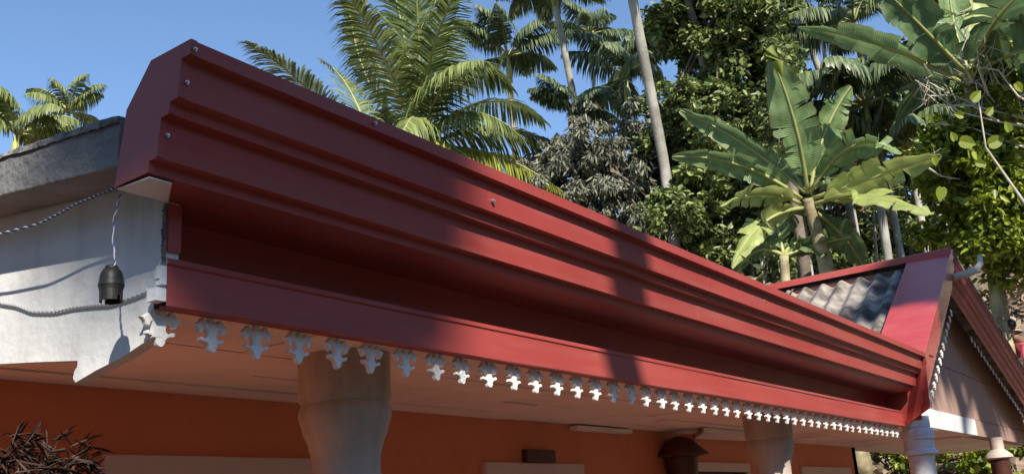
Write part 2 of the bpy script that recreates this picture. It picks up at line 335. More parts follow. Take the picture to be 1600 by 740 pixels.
# crisp lips on each fold
cap = MB().prism([(XL, y, z) for y, z in PF[:-1] + PT[:-1]], (-.0015, 0, 0))
HB(cap, 'end_cap', M['red'], fascia)
b = MB()
for (y0, z0), (y1, z1) in [(PF[i], PF[i+1]) for i in range(1, len(PF)-1)]:
    b.hexa([(XL-.0035, y0-.001, z0-.0012), (XL+.010, y0-.001, z0-.0012), (XL+.010, y1-.001, z1-.0012), (XL-.0035, y1-.001, z1-.0012),
            (XL-.0035, y0-.0022, z0+.0006), (XL+.010, y0-.0022, z0+.0006), (XL+.010, y1-.0022, z1+.0006), (XL-.0035, y1-.0022, z1+.0006)])
HB(b, 'cap_edge', M['red'], fascia)
b = MB().prism([(XL+.003, 1.4125, 2.7664), (1.105, 1.4125, 2.7664), (XW-.002, 1.500, 2.7664), (XL+.003, 1.500, 2.7664)], (0, 0, .0025)); HB(b, 'soffit_flap', M['under'], fascia)
# screws
for (px, py, y) in [(303.8, 77.8, 1.3035), (290.8, 129.7, 1.330), (260.5, 212, 1.383), (585, 193, 1.3035), (770, 314, 1.330), (1195, 470, 1.330), (1436, 565, 1.330)]:
    c = onY(px, py, y); big = .0055 if px in (770,) else .004
    b = MB().tube([c + np.array([0, .001, 0]), c - np.array([0, .003, 0])], big, 10); b.tube([c - np.array([0, .003, 0]), c - np.array([0, .0065, 0])], big*.6, 6)
    HB(b, 'screw', M['steel'], fascia)
# recessed panel and lower fascia
lowf = HB(MB().long_sweep([(1.500, 2.7715), (1.60, 2.7710), (1.60, 2.60), (1.508, 2.60), (1.506, 2.66), (1.500, 2.662), (1.500, 2.652), (1.504, 2.648), (1.5035, 2.574), (1.5055, 2.572), (1.536, 2.572), (1.536, 2.60)], XW+.001, 6.60, joints=(3.02, 5.1)), 'lower_fascia', M['red'])
b = MB().prism([(XW, 1.5045, 2.573), (XW, 1.5005, 2.652), (XW, 1.5125, 2.668), (XW, 1.575, 2.672), (XW, 1.60, 2.70), (XW, 1.60, 2.772), (XW, 1.503, 2.772), (XW, 1.5035, 2.768),  (XW, 1.499, 2.673), (XW, 1.499, 2.66)], (-.0015, 0, 0))
b = MB().box((XW-.0005, 1.4985, 2.6745), (XW+.028, 1.5035, 2.7655)); HB(b, 'end_plate', M['red'], lowf)
b = MB(); 
for q in range(16):
    z0 = 2.648 + q*.0074; b.hexa([(XW-.004-.004*random.random(), 1.5035, z0), (XW+.0, 1.5035, z0), (XW+.0, 1.512, z0), (XW-.003-.004*random.random(), 1.512+.003*random.random(), z0), (XW-.003-.004*random.random(), 1.5035, z0+.0076), (XW+.0, 1.5035, z0+.0076), (XW+.0, 1.512, z0+.0076), (XW-.003-.003*random.random(), 1.512, z0+.0076)])
HB(b, 'mortar_edge', M['crust'], lowf)
b = MB().box((6.600, 1.40, 2.60), (6.604, 1.62, 2.80)); HB(b, 'end_plate', M['red'], lowf)
# small white clips at the lower left corner
c0 = onX(255, 445, XW-.006)
b = MB().box((XW-.016, 1.4975, 2.610), (XW-.003, 1.512, 2.645)); b.box((XW-.019, 1.5005, 2.621), (XW-.0165, 1.509, 2.636)); HB(b, 'white_clip', M['bluewhite'], lowf)
b = MB().box((XW-.024, 1.499, 2.580), (XW-.002, 1.525, 2.604)); HB(b, 'corner_bracket', M['bluewhite'], lowf)

# fretwork trim under the fascia
half = [(.62,.9),(.62,-.55),(.95,-1.05),(1.45,-1.15),(1.75,-.75),(1.95,-.25),(2.45,-.15),(2.85,-.55),(3.25,-1.1),(4.0,-1.55),(4.75,-1.8),(4.15,-2.2),(3.75,-2.6),(3.45,-3.25),(2.95,-3.55),(2.6,-3.2),(2.45,-2.65),(2.0,-2.3),(1.5,-2.35),(1.3,-2.8),(1.1,-3.3),(1.0,-3.9),(1.25,-4.4),(1.8,-4.65),(2.4,-4.45),(2.85,-4.25),(3.25,-4.5),(3.25,-4.95),(2.8,-5.2),(2.1,-5.3),(1.5,-5.5),(1.1,-5.95),(1.0,-6.5),(.75,-7.0),(.35,-7.3)]
outl = [(x, z) for x, z in half] + [(0, -7.4)] + [(-x, z) for x, z in half[::-1]]
def ornament_mesh():
    k = .0093; bm = bmesh.new(); vs = [bm.verts.new((x*k, 0, z*k)) for x, z in outl]; f = bm.faces.new(vs)
    r = bmesh.ops.extrude_face_region(bm, geom=[f]); bmesh.ops.translate(bm, verts=[e for e in r['geom'] if isinstance(e, bmesh.types.BMVert)], vec=(0, .009, 0))
    bmesh.ops.recalc_face_normals(bm, faces=bm.faces)
    fr = [f for f in bm.faces if len(f.verts) > 20 and f.calc_center_median().y < .001]
    bmesh.ops.inset_region(bm, faces=fr, thickness=.0012, depth=.0022, use_even_offset=True)
    me = bpy.data.meshes.new('ornament'); 
    for h in ((0, -.2),): pass
    bm.to_mesh(me); bm.free(); me.materials.append(M['orn']); return me
orn = ornament_mesh()
trim = HB(MB().box((XW+.02, 1.539, 2.5765), (6.60, 1.548, 2.600)), 'fretwork_trim', M['orn'])
inv = Matrix.Translation(house.location).inverted()
n_or = 47; step = (6.52 - 1.187)/(n_or-1)
for i in range(n_or):
    o = link('ornament', orn, trim, (1.187 + i*step, 1.538 + random.uniform(-.002, .002), 2.5735)); o.matrix_parent_inverse = Matrix.Identity(4)
    o.rotation_euler = (random.uniform(-.06, .06), random.uniform(-.05, .05), random.uniform(-.07, .07))

# side gable board with the scalloped lower edge
def gy(px, py): p = onX(px, py, XW); return (XW, p[1], p[2])
out = [(XW, 1.505, 2.7645), (XW, 1.505, 2.60), (XW, 1.5365, 2.598), (XW, 1.5365, 2.522), gy(190, 558), gy(150, 578), gy(118, 597), gy(114, 591), gy(116, 580), gy(121, 571), gy(121, 563), gy(60, 565), gy(0, 568), (XW, 2.45, 2.588), (XW, 2.45, 2.92), (XW, 1.505, 2.84)]
HB(MB().prism(out, (.028, 0, 0)), 'side_wall', M['wall_white'])
# roof slab edge on the side
def slab(y0, y1, t0, b0, st, sb, x0, x1):
    return [(x0, y0, b0), (x1, y0, b0), (x1, y1, b0+sb*(y1-y0)), (x0, y1, b0+sb*(y1-y0)), (x0, y0, t0), (x1, y0, t0), (x1, y1, t0+st*(y1-y0)), (x0, y1, t0+st*(y1-y0))]
HB(MB().hexa(slab(1.506, 6.2, 2.902, 2.812, .082, .092, 1.062, 1.165)), 'bargeboard', M['concrete'], bevel=.003)
# crumbling cement ridge on the slab edge
b = MB(); ys = np.linspace(1.507, 4.2, 150); prev = None
vs = []
for i, y in enumerate(ys):
    z = 2.902 + .082*(y-1.506); h = .004 + .003*random.random() + .003*math.sin(y*9); o1 = .003*random.random()
    vs += [(1.058-o1, y, z-.006-.004*random.random()), (1.060, y, z+h), (1.11, y, z+h*1.4), (1.112, y, z-.001)]
fs = [(4*i+j, 4*(i+1)+j, 4*(i+1)+(j+1) % 4, 4*i+(j+1) % 4) for i in range(len(ys)-1) for j in range(4)] + [(0, 1, 2, 3)]
b.add(vs, fs); HB(b, 'cement_crust', M['crust'])
# main roof, low pitched corrugated sheeting
def corrugated(name, along, across, n_wave, pitch, amp, o0, thick=.006, parent=None, m=None, seg=10):
    """waves run along 'along' (vector), repeated in direction 'across'"""
    along = np.array(along, float); ac = nrm(across); up = nrm(np.cross(along, ac)); up = up if up[2] > 0 else -up
    vs = []; n = n_wave*seg; R = 12
    for i in range(n+1):
        s = i/seg*pitch; h = amp*math.cos(2*math.pi*i/seg)
        for j in range(R+1): vs.append(np.array(o0) + ac*s + up*h + along*j/R)
    k = len(vs); vs += [v - up*thick for v in vs]
    fs = []; q = R+1
    for i in range(n):
        for j in range(R):
            a = i*q+j; fs.append((a, a+1, a+q+1, a+q)); fs.append((k+a, k+a+q, k+a+q+1, k+a+1))
        fs.append((i*q, (i+1)*q, k+(i+1)*q, k+i*q)); fs.append((i*q+R, k+i*q+R, k+(i+1)*q+R, (i+1)*q+R))
    bb = MB(); bb.v = [tuple(v) for v in vs]; bb.f = fs
    return HB(bb, name, m or M['asb'], parent, smooth=True, sm_angle=50)
roof = HB(MB().hexa(slab(1.43, 6.2, 2.90, 2.885, .082, .082, 1.17, 6.9)), 'roof', M['asb'])

# verandah wall, ceiling, windows
WY = 2.52
b = MB().box((.9, WY, .3), (3.56-.0, WY+.12, 2.63)) 
def wall_with_holes(x0, x1, z0, z1, holes, y, t):
    b = MB(); xs = sorted({x0, x1, *[h[0] for h in holes], *[h[1] for h in holes]})
    for a, c in zip(xs, xs[1:]):
        hz = [(h[2], h[3]) for h in holes if h[0] <= a and h[1] >= c]; z = z0
        for q0, q1 in sorted(hz):
            if q0 > z: b.box((a, y, z), (c, y+t, q0))
            z = q1
        if z < z1: b.box((a, y, z), (c, y+t, z1))
    return b
openings = [(1.83, 2.48, 1.2, 2.345), (3.63, 4.31, 1.2, 2.345), (5.60, 6.50, .3, 2.385), (7.64, 8.78, 1.2, 2.375)]
wall = HB(wall_with_holes(.9, 9.1, .3, 2.60, openings, WY, .12), 'verandah_wall', M['orange'])
for k, (x0, x1, z0, z1) in enumerate(openings):
    door = k == 2; tf = .07 if k < 2 else .055
    b = MB().box((x0-tf, WY-.018, z1), (x1+tf, WY+.10, z1+tf)); b.box((x0-tf, WY-.016, z0), (x0, WY+.10, z1-.001)); b.box((x1, WY-.016, z0), (x1+tf, WY+.10, z1-.001))
    if not door: b.box((x0-tf, WY-.03, z0-.05), (x1+tf, WY+.10, z0-.001))
    fr = HB(b, 'door' if door else 'window', M['frame'], bevel=.003)
    HB(MB().box((x0+.001, WY+.05, z0+.001), (x1-.001, WY+.06, z1-.001)), 'door_leaf' if door else 'pane', M['dark'] if door else M['glass'], fr)
    if not door:
        for q in np.linspace(x0, x1, 5)[1:-1]: HB(MB().box((q-.008, WY+.02, z0), (q+.008, WY+.035, z1)), 'window_bar', M['dark'], fr)
HB(MB().box((9.0, WY+.0, .3), (9.1, 6, 2.6)), 'side_wall', M['orange'])
HB(MB().box((.9, 4.5, .3), (9.0, 4.6, 2.6)), 'rear_wall', M['orange'])
HB(MB().box((.9, WY+.12, .3), (1.0, 4.5, 2.6)), 'side_wall', M['orange'])
HB(MB().box((.7, 1.42, 0), (12.5, 6, .3)), 'plinth', M['floor'])
# ceiling boards, each a slightly sagging panel
ceil = HB(MB().box((XW+.03, 1.556, 2.625), (9.2, 2.70, 2.632)), 'ceiling', M['ceil'])
ycuts = [1.556, 1.90, 2.16, 2.38, 2.70]
for r_, (y0, y1) in enumerate(zip(ycuts, ycuts[1:])):
    x = XW + .031; 
    while x < 9.0:
        L = 1.22 if not (x < 1.3) else .5 + .27*r_
        x1 = min(x + L, 9.2); d = [random.uniform(-.005, .004) for _ in range(4)]; z = 2.602; g = .0022
        p = [(x+g, y0+g, z+d[0]), (x1-g, y0+g, z+d[1]), (x1-g, y1-g, z+d[2]), (x+g, y1-g, z+d[3])]
        HB(MB().hexa([q for q in p] + [(q[0], q[1], 2.612) for q in p]), 'ceiling_panel', M['ceil'], ceil); x = x1
# dropped corner panel near the second pillar
b = MB().hexa([(5.30, 2.26, 2.575), (6.55, 2.26, 2.575), (6.9, 2.50, 2.585), (5.75, 2.515, 2.575), (5.30, 2.26, 2.598), (6.55, 2.26, 2.598), (6.9, 2.50, 2.598), (5.75, 2.515, 2.598)])
HB(b, 'ceiling_panel', M['ceil'], ceil)
b = MB().box((4.30, 2.47, 2.572), (4.86, 2.517, 2.592)); HB(b, 'ceiling_batten', M['ceil'], ceil)
# little plate above the middle window
HB(MB().box((3.865, WY-.03, 2.418), (4.105, WY-.001, 2.474)), 'name_board', M['dark'], wall, bevel=.003)

# pillars
PROF = [(.111, 2.600), (.111, 2.495), (.107, 2.488), (.103, 2.482), (.106, 2.478), (.1105, 2.468), (.1115, 2.455), (.108, 2.44), (.104, 2.432), (.102, 2.418), (.096, 2.404), (.090, 2.392), (.0875, 2.378), (.083, 2.366), (.081, 2.345), (.081, 2.318), (.0875, 2.312), (.089, 2.302), (.086, 2.294)]
def pillar(x, y, m, sc_=1., ztop=2.6, lab=None, prof=PROF, low=M['dark']):
    pr = [(r*sc_, ztop - (2.6 - z)*sc_) for r, z in prof]; zb = pr[-1][1]
    o = HB(MB().lathe([(.085*sc_, zb-.002), (.078*sc_, zb-.02), (.078*sc_, .5), (.12*sc_, .48), (.12*sc_, .3)], (x, y)), 'pillar', low, smooth=True, sm_angle=40)
    HB(MB().lathe(pr, (x, y)), 'capital', m, o, smooth=True, sm_angle=40)
    if lab: o['label'] = lab
    return o
pillar(1.955, 1.80, M['cream'], 1.06); pillar(5.02, 1.80, M['cream'], 1.06)
PR2 = [(.085, 2.62), (.085, 2.555), (.08, 2.552), (.088, 2.545), (.098, 2.53), (.103, 2.51), (.098, 2.492), (.103, 2.488), (.103, 2.482), (.088, 2.475), (.092, 2.44), (.090, 2.42), (.105, 2.405), (.107, 2.39), (.08, 2.382)]
pillar(6.86, 1.50, M['bluewhite'], 1., 2.62, 'pillar with a pale blue-grey ringed capital', PR2, M['bluewhite'])
PR3 = [(.055, 2.60), (.055, 2.50), (.09, 2.47), (.11, 2.45), (.115, 2.43), (.10, 2.42), (.06, 2.41)]
pillar(9.75, 1.50, M['cream'], 1., 2.60, 'pillar with a small white collar', PR3)

# ---------------------------------------------------------------- porch wing with its gable
AX, AZ, SL, SR = 8.176, 3.95, .585, .25
def zt(x): return AZ - (SL*(AX-x) if x < AX else SR*(x-AX))
BP = [(1.375, -.345), (1.365, -.30), (1.352, -.295), (1.347, -.225), (1.333, -.222), (1.330, -.17), (1.318, -.165), (1.316, -.075), (1.306, -.072), (1.3045, -.002), (1.3075, .002), (1.62, .006)]
def barge(x0, x1, m):
    return MB().add([(x, y, zt(x)+dz) for x in (x0, x1) for y, dz in BP], [(i, i+1, len(BP)+i+1, len(BP)+i) for i in range(len(BP)-1)])
bl = HB(barge(6.533, AX-.0005, 0), 'porch_bargeboard', M['red_gloss']); bl['label'] = 'glossy left bargeboard of the porch gable'
br = HB(barge(AX+.0005, 12.2, 0), 'porch_bargeboard', M['red']); br['label'] = 'stepped right bargeboard of the porch gable'
HB(MB().prism([(6.532, 1.306, 2.985), (6.532, 1.330, 2.66), (6.565, 1.45, 2.60), (6.60, 1.503, 2.573), (6.62, 1.503, 2.66), (6.60, 1.36, 2.96)], (.006, 0, 0)), 'corner_flashing', M['red'], bl)
# roof slopes
pr_ = HB(MB().add([(AX+.01, 1.30, AZ-.02), (12.3, 1.30, zt(12.3)-.02), (12.3, 5.0, zt(12.3)-.02), (AX+.01, 5.0, AZ-.02), (AX+.01, 1.30, AZ-.05), (12.3, 1.30, zt(12.3)-.05), (12.3, 5.0, zt(12.3)-.05), (AX+.01, 5.0, AZ-.05)], [(0,3,2,1),(4,5,6,7),(0,1,5,4),(1,2,6,5),(2,3,7,6),(3,0,4,7)]), 'porch_roof', M['asb'])
for k in range(3):       # overlapping sheets
    y0 = 1.56 + k*.97
    corrugated('roof_sheet', (-1.75, 0, -1.75*SL), (0, 1, 0), 7, .146, .023, (AX-.075, y0, AZ-.125+.004*k), parent=pr_)
# ridge cap along Y
b = MB().sweep([(AX-.105, 1.3, AZ-.062), (AX-.100, 1.3, AZ-.016), (AX-.004, 1.3, AZ+.012), (AX+.12, 1.3, AZ-.02)], (0, 3.7, -.06)); HB(b, 'ridge_cap', M['red'])
HB(MB().box((AX-.07, 1.62, AZ-.30), (AX-.06, 4.9, AZ-.10)), 'ridge_board', M['dark'], pr_)
# gable wall with seam
GY = 1.56
def gpan(x0, x1, za, zb):
    """polygon of gable between heights za..zb under the roof line"""
    pts = []; xs = np.linspace(x0, x1, 30); top = [(x, min(zb, zt(x)-.06)) for x in xs]; top = [t for t in top if t[1] > za+.002]
    return [(top[0][0], GY, za)] + [(x, GY, z) for x, z in top] + [(top[-1][0], GY, za)]
gw = HB(MB().prism(gpan(6.62, 12.1, 2.742, 3.10), (0, .02, 0)), 'gable_wall', M['gable'])
HB(MB().prism(gpan(6.9, 11.9, 3.106, 5), (0, .02, 0)), 'gable_panel', M['gable'], gw)
HB(MB().prism(gpan(6.61, 12.1, 2.715, 4.95), (0, .012, 0)), 'gable_backing', M['dark'], gw).location.y += .022
HB(MB().box((6.66, 1.55, 2.605), (9.25, 1.66, 2.738)), 'porch_beam', M['wall_white'], bevel=.004)
HB(MB().box((9.253, 1.555, 2.605), (12.1, 1.66, 2.738)), 'porch_beam', M['gable'], bevel=.004)['label'] = 'right half of the porch beam, its shade painted in as brown'  # shaded half of the beam, the shade painted as brown
pc = HB(MB().box((9.21, 1.66, 2.602), (12.4, 2.70, 2.612)), 'porch_ceiling', M['ceil'])
HB(MB().box((9.205, 1.665, 2.62), (12.4, 2.72, 2.63)), 'ceiling_backing', M['ceil'], pc)
# fretwork along the gable
gt = HB(MB().box((6.9, 1.553, 3.50), (6.903, 1.5535, 3.501)), 'gable_trim', M['orn'])
for s_, x0, x1 in ((1, 6.66, 8.0), (-1, 9.05, 12.0)):
    L = math.hypot(x1-x0, zt(x1)-zt(x0)); n = int(L/.115)
    for i in range(n):
        x = x0 + (x1-x0)*i/n; o = link('ornament', orn, gt, (x, 1.345 if s_ == 1 else 1.425, zt(x)-.345)); o.matrix_parent_inverse = Matrix.Identity(4)
        o.scale = (.7, .7, .7); o.rotation_euler = (random.uniform(-.05, .05), math.atan(SL) * -1 * .0 + random.uniform(-.05, .05), random.uniform(-.05, .05))

# children built in world coordinates: cancel the parents' offsets
for o in list(bpy.data.objects):
    if o.parent is house: o.matrix_parent_inverse = inv
    elif o.parent is not None and o.parent.parent is house: o.matrix_parent_inverse = Matrix.Identity(4)

# ---------------------------------------------------------------- cables and lamp holder
def twisted(pts, r, turns, parts, off=None):
    pts = [np.array(p, float) for p in pts]
    P_ = []
    for a, c in zip(pts, pts[1:]):
        for t in np.linspace(0, 1, 14)[:-1]: P_.append(a + (c-a)*t)
    P_.append(pts[-1]); P_ = np.array(P_)
    for _ in range(6): P_[1:-1] = .25*P_[:-2] + .5*P_[1:-1] + .25*P_[2:]
    n = len(P_); res = []
    # resample finely
    t = np.linspace(0, n-1, 6*turns+1 if 6*turns > 80 else 81); Q_ = np.stack([np.interp(t, np.arange(n), P_[:, k]) for k in range(3)], 1)
    for k in range(parts):
        out = []
        for i, p in enumerate(Q_):
            tg = nrm(Q_[min(i+1, len(Q_)-1)] - Q_[max(i-1, 0)]); a = nrm(np.cross(tg, [.2, .1, 1]) if abs(tg[2]) < .9 else np.cross(tg, [1, 0, 0])); c = np.cross(tg, a)
            ph = 2*math.pi*(turns*i/(len(Q_)-1) + k/parts); out.append(p + r*(a*math.cos(ph) + c*math.sin(ph)))
        res.append(out)
    return res
def cable(name, label, pts, r, turns, mats, cat='cable', rr=None):
    pts = [tuple(p) for p in pts]; th = thing(name, label, cat, pts[-1]); off = -np.array(pts[-1])
    for o_, m in zip(twisted(pts, r, turns, len(mats)), mats):
        MB().tube([np.array(q)+off for q in o_], rr or r*.85, 6).build('strand', m, th, smooth=True)
    return th
X1 = 1.085
cable('electric_cable', 'twisted blue and black cable sagging under the grey roof edge', [onX(px, py, X1) for px, py in ((-40, 372), (0, 365), (60, 350), (92, 334), (120, 318), (150, 306), (179, 294))], .0016, 26, [M['wireb'], M['wirek'], M['wirew']])
cable('electric_cable', 'grey twisted cable running low across the white side wall', [onX(px, py, 1.1635) for px, py in ((-30, 470), (0, 473), (25, 477), (50, 487), (85, 487), (115, 480), (145, 477), (175, 475), (215, 462), (251, 446))], .0017, 24, [M['wireg'], M['wireg']])
# the holder with its drop wire
hp = onX(174.5, 442, 1.07)
cable('drop_wire', 'blue and white twisted wire carrying the black lamp holder', [onX(188, 303, 1.075), onX(184, 320, 1.073), onX(177, 345, 1.07), onX(176.5, 380, 1.07), onX(180, 405, 1.07), onX(178.5, 419, 1.07)], .0011, 5, [M['wireb'], M['wirew']], rr=.0012)
lh = thing('lamp_holder', 'black pendant bulb holder without a bulb hanging before the white wall', 'lamp holder', hp - np.array([0, 0, .036]))
S = .001
prof = [(4, 33), (9, 32), (11, 30), (11.5, 27), (14, 25), (17, 21), (19, 15), (20, 9), (20.5, 3), (21.5, 1), (22, -2), (22, -6), (20.8, -7), (20.2, -12)]
MB().lathe([(r*S, z*S + .036) for r, z in prof], (0, 0), 28).build('shell', M['black'], lh, smooth=True, sm_angle=35)
k = 28; vs = []; fs = []
b = MB()
for j in range(k):                                     # skirt with two bayonet slots
    a0 = 2*math.pi*j/k; a1 = 2*math.pi*(j+1)/k
    slot = j in (18, 19, 4, 5); z0 = (-33 if not slot else -17)
    o = [(19.6, -12), (19.4, z0)]; i_ = [(17, -12), (17, z0)]
    pts = []
    for a in (a0, a1):
        for r, z in o + i_[::-1]: pts.append((r*S*math.cos(a), r*S*math.sin(a), z*S + .036))
    b.add(pts, [(0, 1, 2, 3), (7, 6, 5, 4), (0, 4, 5, 1), (1, 5, 6, 2), (2, 6, 7, 3), (3, 7, 4, 0)])
b.build('skirt', M['black'], lh)
MB().lathe([(16.5*S, .0245), (16.5*S, .018), (6*S, .017), (6*S, .012), (1*S, .0118)], (0, 0), 20).build('contact_block', M['wirew'], lh, smooth=True, sm_angle=35)
lh.rotation_euler = (R_(-2), R_(3), R_(35))

# wall lantern beside the door
lp = thing('wall_lantern', 'dark wall lantern with a wide cap between the window and the door', 'lantern', (5.36, 2.44, 2.15))
MB().lathe([(.02, .42), (.07, .40), (.125, .345), (.15, .325), (.155, .315), (.10, .305)], (0, 0), 20).build('cap', M['dark'], lp, smooth=True, sm_angle=30)
MB().lathe([(.095, .303), (.082, .20), (.07, .05), (.05, .0), (.02, -.01)], (0, 0), 20).build('body', M['dark'], lp, smooth=True, sm_angle=30)
MB().box((-.02, .0, .10), (.02, .078, .14)).build('bracket', M['dark'], lp)

# ---------------------------------------------------------------- palms
def bez(p0, p1, p2, n):
    t = np.linspace(0, 1, n)[:, None]; return (1-t)**2*np.array(p0) + 2*t*(1-t)*np.array(p1) + t*t*np.array(p2)
def frond(curve, n_leaf, leaf_len, leaf_w, droop=.5, fwd=.6, start=.14, twist=0., stem_r=.02, m=None, root=None, name='frond', vee=.25, hang=0., dens_tip=1.):
    """one pinnate frond: rachis along the curve, narrow drooping leaflets on both sides, local to root"""
    C_ = np.array(curve); off = np.array(root.location); seg = len(C_)
    s = np.linspace(start, .995, n_leaf); tt = s*(seg-1); pos = np.stack([np.interp(tt, np.arange(seg), C_[:, k]) for k in range(3)], 1)
    tan = unit(np.gradient(C_, axis=0)); T = unit(np.stack([np.interp(tt, np.arange(seg), tan[:, k]) for k in range(3)], 1))
    side = unit(np.cross(T, np.array([0, 0, 1.]))); up = np.cross(side, T)
    if twist: side, up = side*math.cos(twist) + up*math.sin(twist), up*math.cos(twist) - side*math.sin(twist)
    V = []; Q = []; base = 0
    for sg in (-1, 1):
        n = n_leaf; env = (np.sin(np.clip((s-start)/(1-start), 0, 1)**.62*math.pi*.93 + .2)**.7)[:, None]
        L = leaf_len*np.maximum(env, .28)*rng.uniform(.88, 1.08, (n, 1)); W = leaf_w*rng.uniform(.8, 1.15, (n, 1))*.5
        d = unit(side*sg + T*(fwd + .9*s[:, None]**2)*rng.uniform(.85, 1.15, (n, 1)) + up*vee + rng.normal(scale=.07, size=(n, 3)))
        rows = []
        nn = unit(np.cross(d, T)); wd = unit(np.cross(nn, d))
        p = pos.copy(); dd = d.copy()
        fr = [0, .33, .68, 1.]; wf = [.55, 1., .75, .06]
        for k in range(4):
            rows.append(p - wd*W*wf[k]); rows.append(p + wd*W*wf[k])
            if k < 3:
                dd = unit(dd + np.array([0, 0, -1.])*droop*(.18 + .55*k)*rng.uniform(.6, 1.3, (n, 1)) + np.array([0, 0, -hang])); p = p + dd*L*(fr[k+1]-fr[k])
        A = np.stack(rows, 1).reshape(-1, 3); i = (np.arange(n)*8)[:, None] + base
        for k in range(3): Q.append(i + np.array([2*k, 2*k+1, 2*k+3, 2*k+2]))
        V.append(A); base += n*8
    me = np_mesh(name, np.concatenate(V) - off, np.concatenate(Q), m)
    o = link(name, me, root)
    st = MB().tube([q - off for q in C_[::2]] + [C_[-1] - off], list(np.linspace(stem_r, stem_r*.18, len(C_[::2])+1)), 5); st.build('rachis', M['rachis'], o, smooth=True)
    return o
def trunk(root, pts, r0, r1, m, name='trunk', rings=True):
    off = np.array(root.location); pts = [np.array(p, float)-off for p in pts]; n = 40
    C_ = np.array(pts); t = np.linspace(0, len(C_)-1, n); Q_ = np.stack([np.interp(t, np.arange(len(C_)), C_[:, k]) for k in range(3)], 1)
    for _ in range(8): Q_[1:-1] = .25*Q_[:-2] + .5*Q_[1:-1] + .25*Q_[2:]
    rs = [r0 + (r1-r0)*i/(n-1) * 1. + (.03*r0 if i % 2 else 0) for i in range(n)]
    return MB().tube(Q_, rs, 10).build(name, m, root, smooth=True)
CR = RW[:, 0]; CU = RW[:, 1]; CF = -RW[:, 2]
def ground_under(p): return np.array([p[0], p[1], hterr(p[0], p[1])])

# the big coconut palm: frond curves given by base, bow and tip
cb = P(655, 232, 19)
coco = thing('coconut_palm', 'large coconut palm with spreading green crown rising behind the fascia', 'palm tree', ground_under(cb + np.array([.6, .4, 0])))
trunk(coco, [ground_under(cb + np.array([.6, .4, 0])), cb + np.array([.35, .2, -4]), cb], .17, .13, M['bark'])
def cf(ctrl, tip, dc, dt, n=64, L=.95, m='coco', **k):
    c = bez(cb, P(*ctrl, 19+dc), P(*tip, 19+dt), 22); return frond(c, n, L, .045, m=M[m], root=coco, stem_r=.035, **k)
cf((600, 60), (520, -40), -.5, -1.5, 86, droop=.6, hang=.1)
cf((560, 150), (545, 10), .6, .8, 80, droop=.6, L=.8)
cf((640, 60), (600, -70), 1., 1.2, 84, droop=.3)
cf((660, 40), (640, -110), .2, -.5, 80, droop=.3)
cf((660, 60), (735, -50), -.6, -1.8, 84, droop=.7, hang=.1)
cf((690, 90), (755, 95), -1., -2.2, 84, droop=.8, hang=.15)
cf((720, 40), (800, 140), .8, 1.2, 80, droop=.8, hang=.15)
cf((730, 130), (815, 215), -.8, -1.5, 84, droop=.9, hang=.2)
cf((780, 170), (890, 240), 0., .3, 84, droop=.8, hang=.15)
cf((770, 215), (880, 300), -.9, -1.6, 80, droop=1., hang=.35, m='coco_y', L=.85)
cf((700, 190), (800, 320), -1.2, -1.8, 76, droop=.9, hang=.3, L=.8)
cf((620, 130), (560, 210), .6, .9, 76, droop=.9, hang=.3)
cf((610, 180), (575, 300), -.5, -.6, 70, droop=.9, hang=.3, L=.8)
cf((655, 120), (610, 260), -1.6, -2.6, 74, droop=.9, hang=.3, L=.8)
cf((690, 160), (690, 330), -1.4, -2.0, 70, droop=.9, hang=.3, L=.8, m='coco_y')
cf((600, 100), (560, 60), 1.6, 2.6, 70, droop=.5, L=.85)
cf((700, 100), (700, 40), 2., 3.2, 70, droop=.5)
cf((750, 110), (850, 190), 1.6, 2.4, 74, droop=.8, hang=.15)
cf((560, 190), (500, 200), .6, 1.2, 60, droop=.9, hang=.2, L=.7)
cf((765, 235), (905, 262), .8, 1.2, 80, droop=1., hang=.3, m='coco_y', L=.8)
# coconuts and dry sheath
for k in range(6):
    a = k*1.05; p = cb - np.array(coco.location) + .28*(CR*math.cos(a) + CF*math.sin(a)) - np.array([0, 0, .25+.08*(k % 2)])
    MB().ball(p, .11, 10, sq=(1, 1, 1.2)).build('coconut', M['leafgy'], coco, smooth=True)
# a second, younger coconut palm to the left: only its long frond clears the roof
c2 = P(585, 255, 15)
coco2 = thing('young_coconut_palm', 'single long palm frond reaching left above the fascia top edge', 'palm tree', ground_under(c2))
trunk(coco2, [ground_under(c2), c2], .13, .10, M['bark'])
frond(bez(c2, P(470, 110, 14.6), P(383, 66, 14), 22), 70, .55, .035, droop=.4, hang=.05, m=M['areca'], root=coco2, stem_r=.03, start=.2)
frond(bez(c2, P(560, 130, 16), P(505, 95, 16.5), 22), 60, .6, .035, droop=.6, m=M['coco'], root=coco2, stem_r=.03)

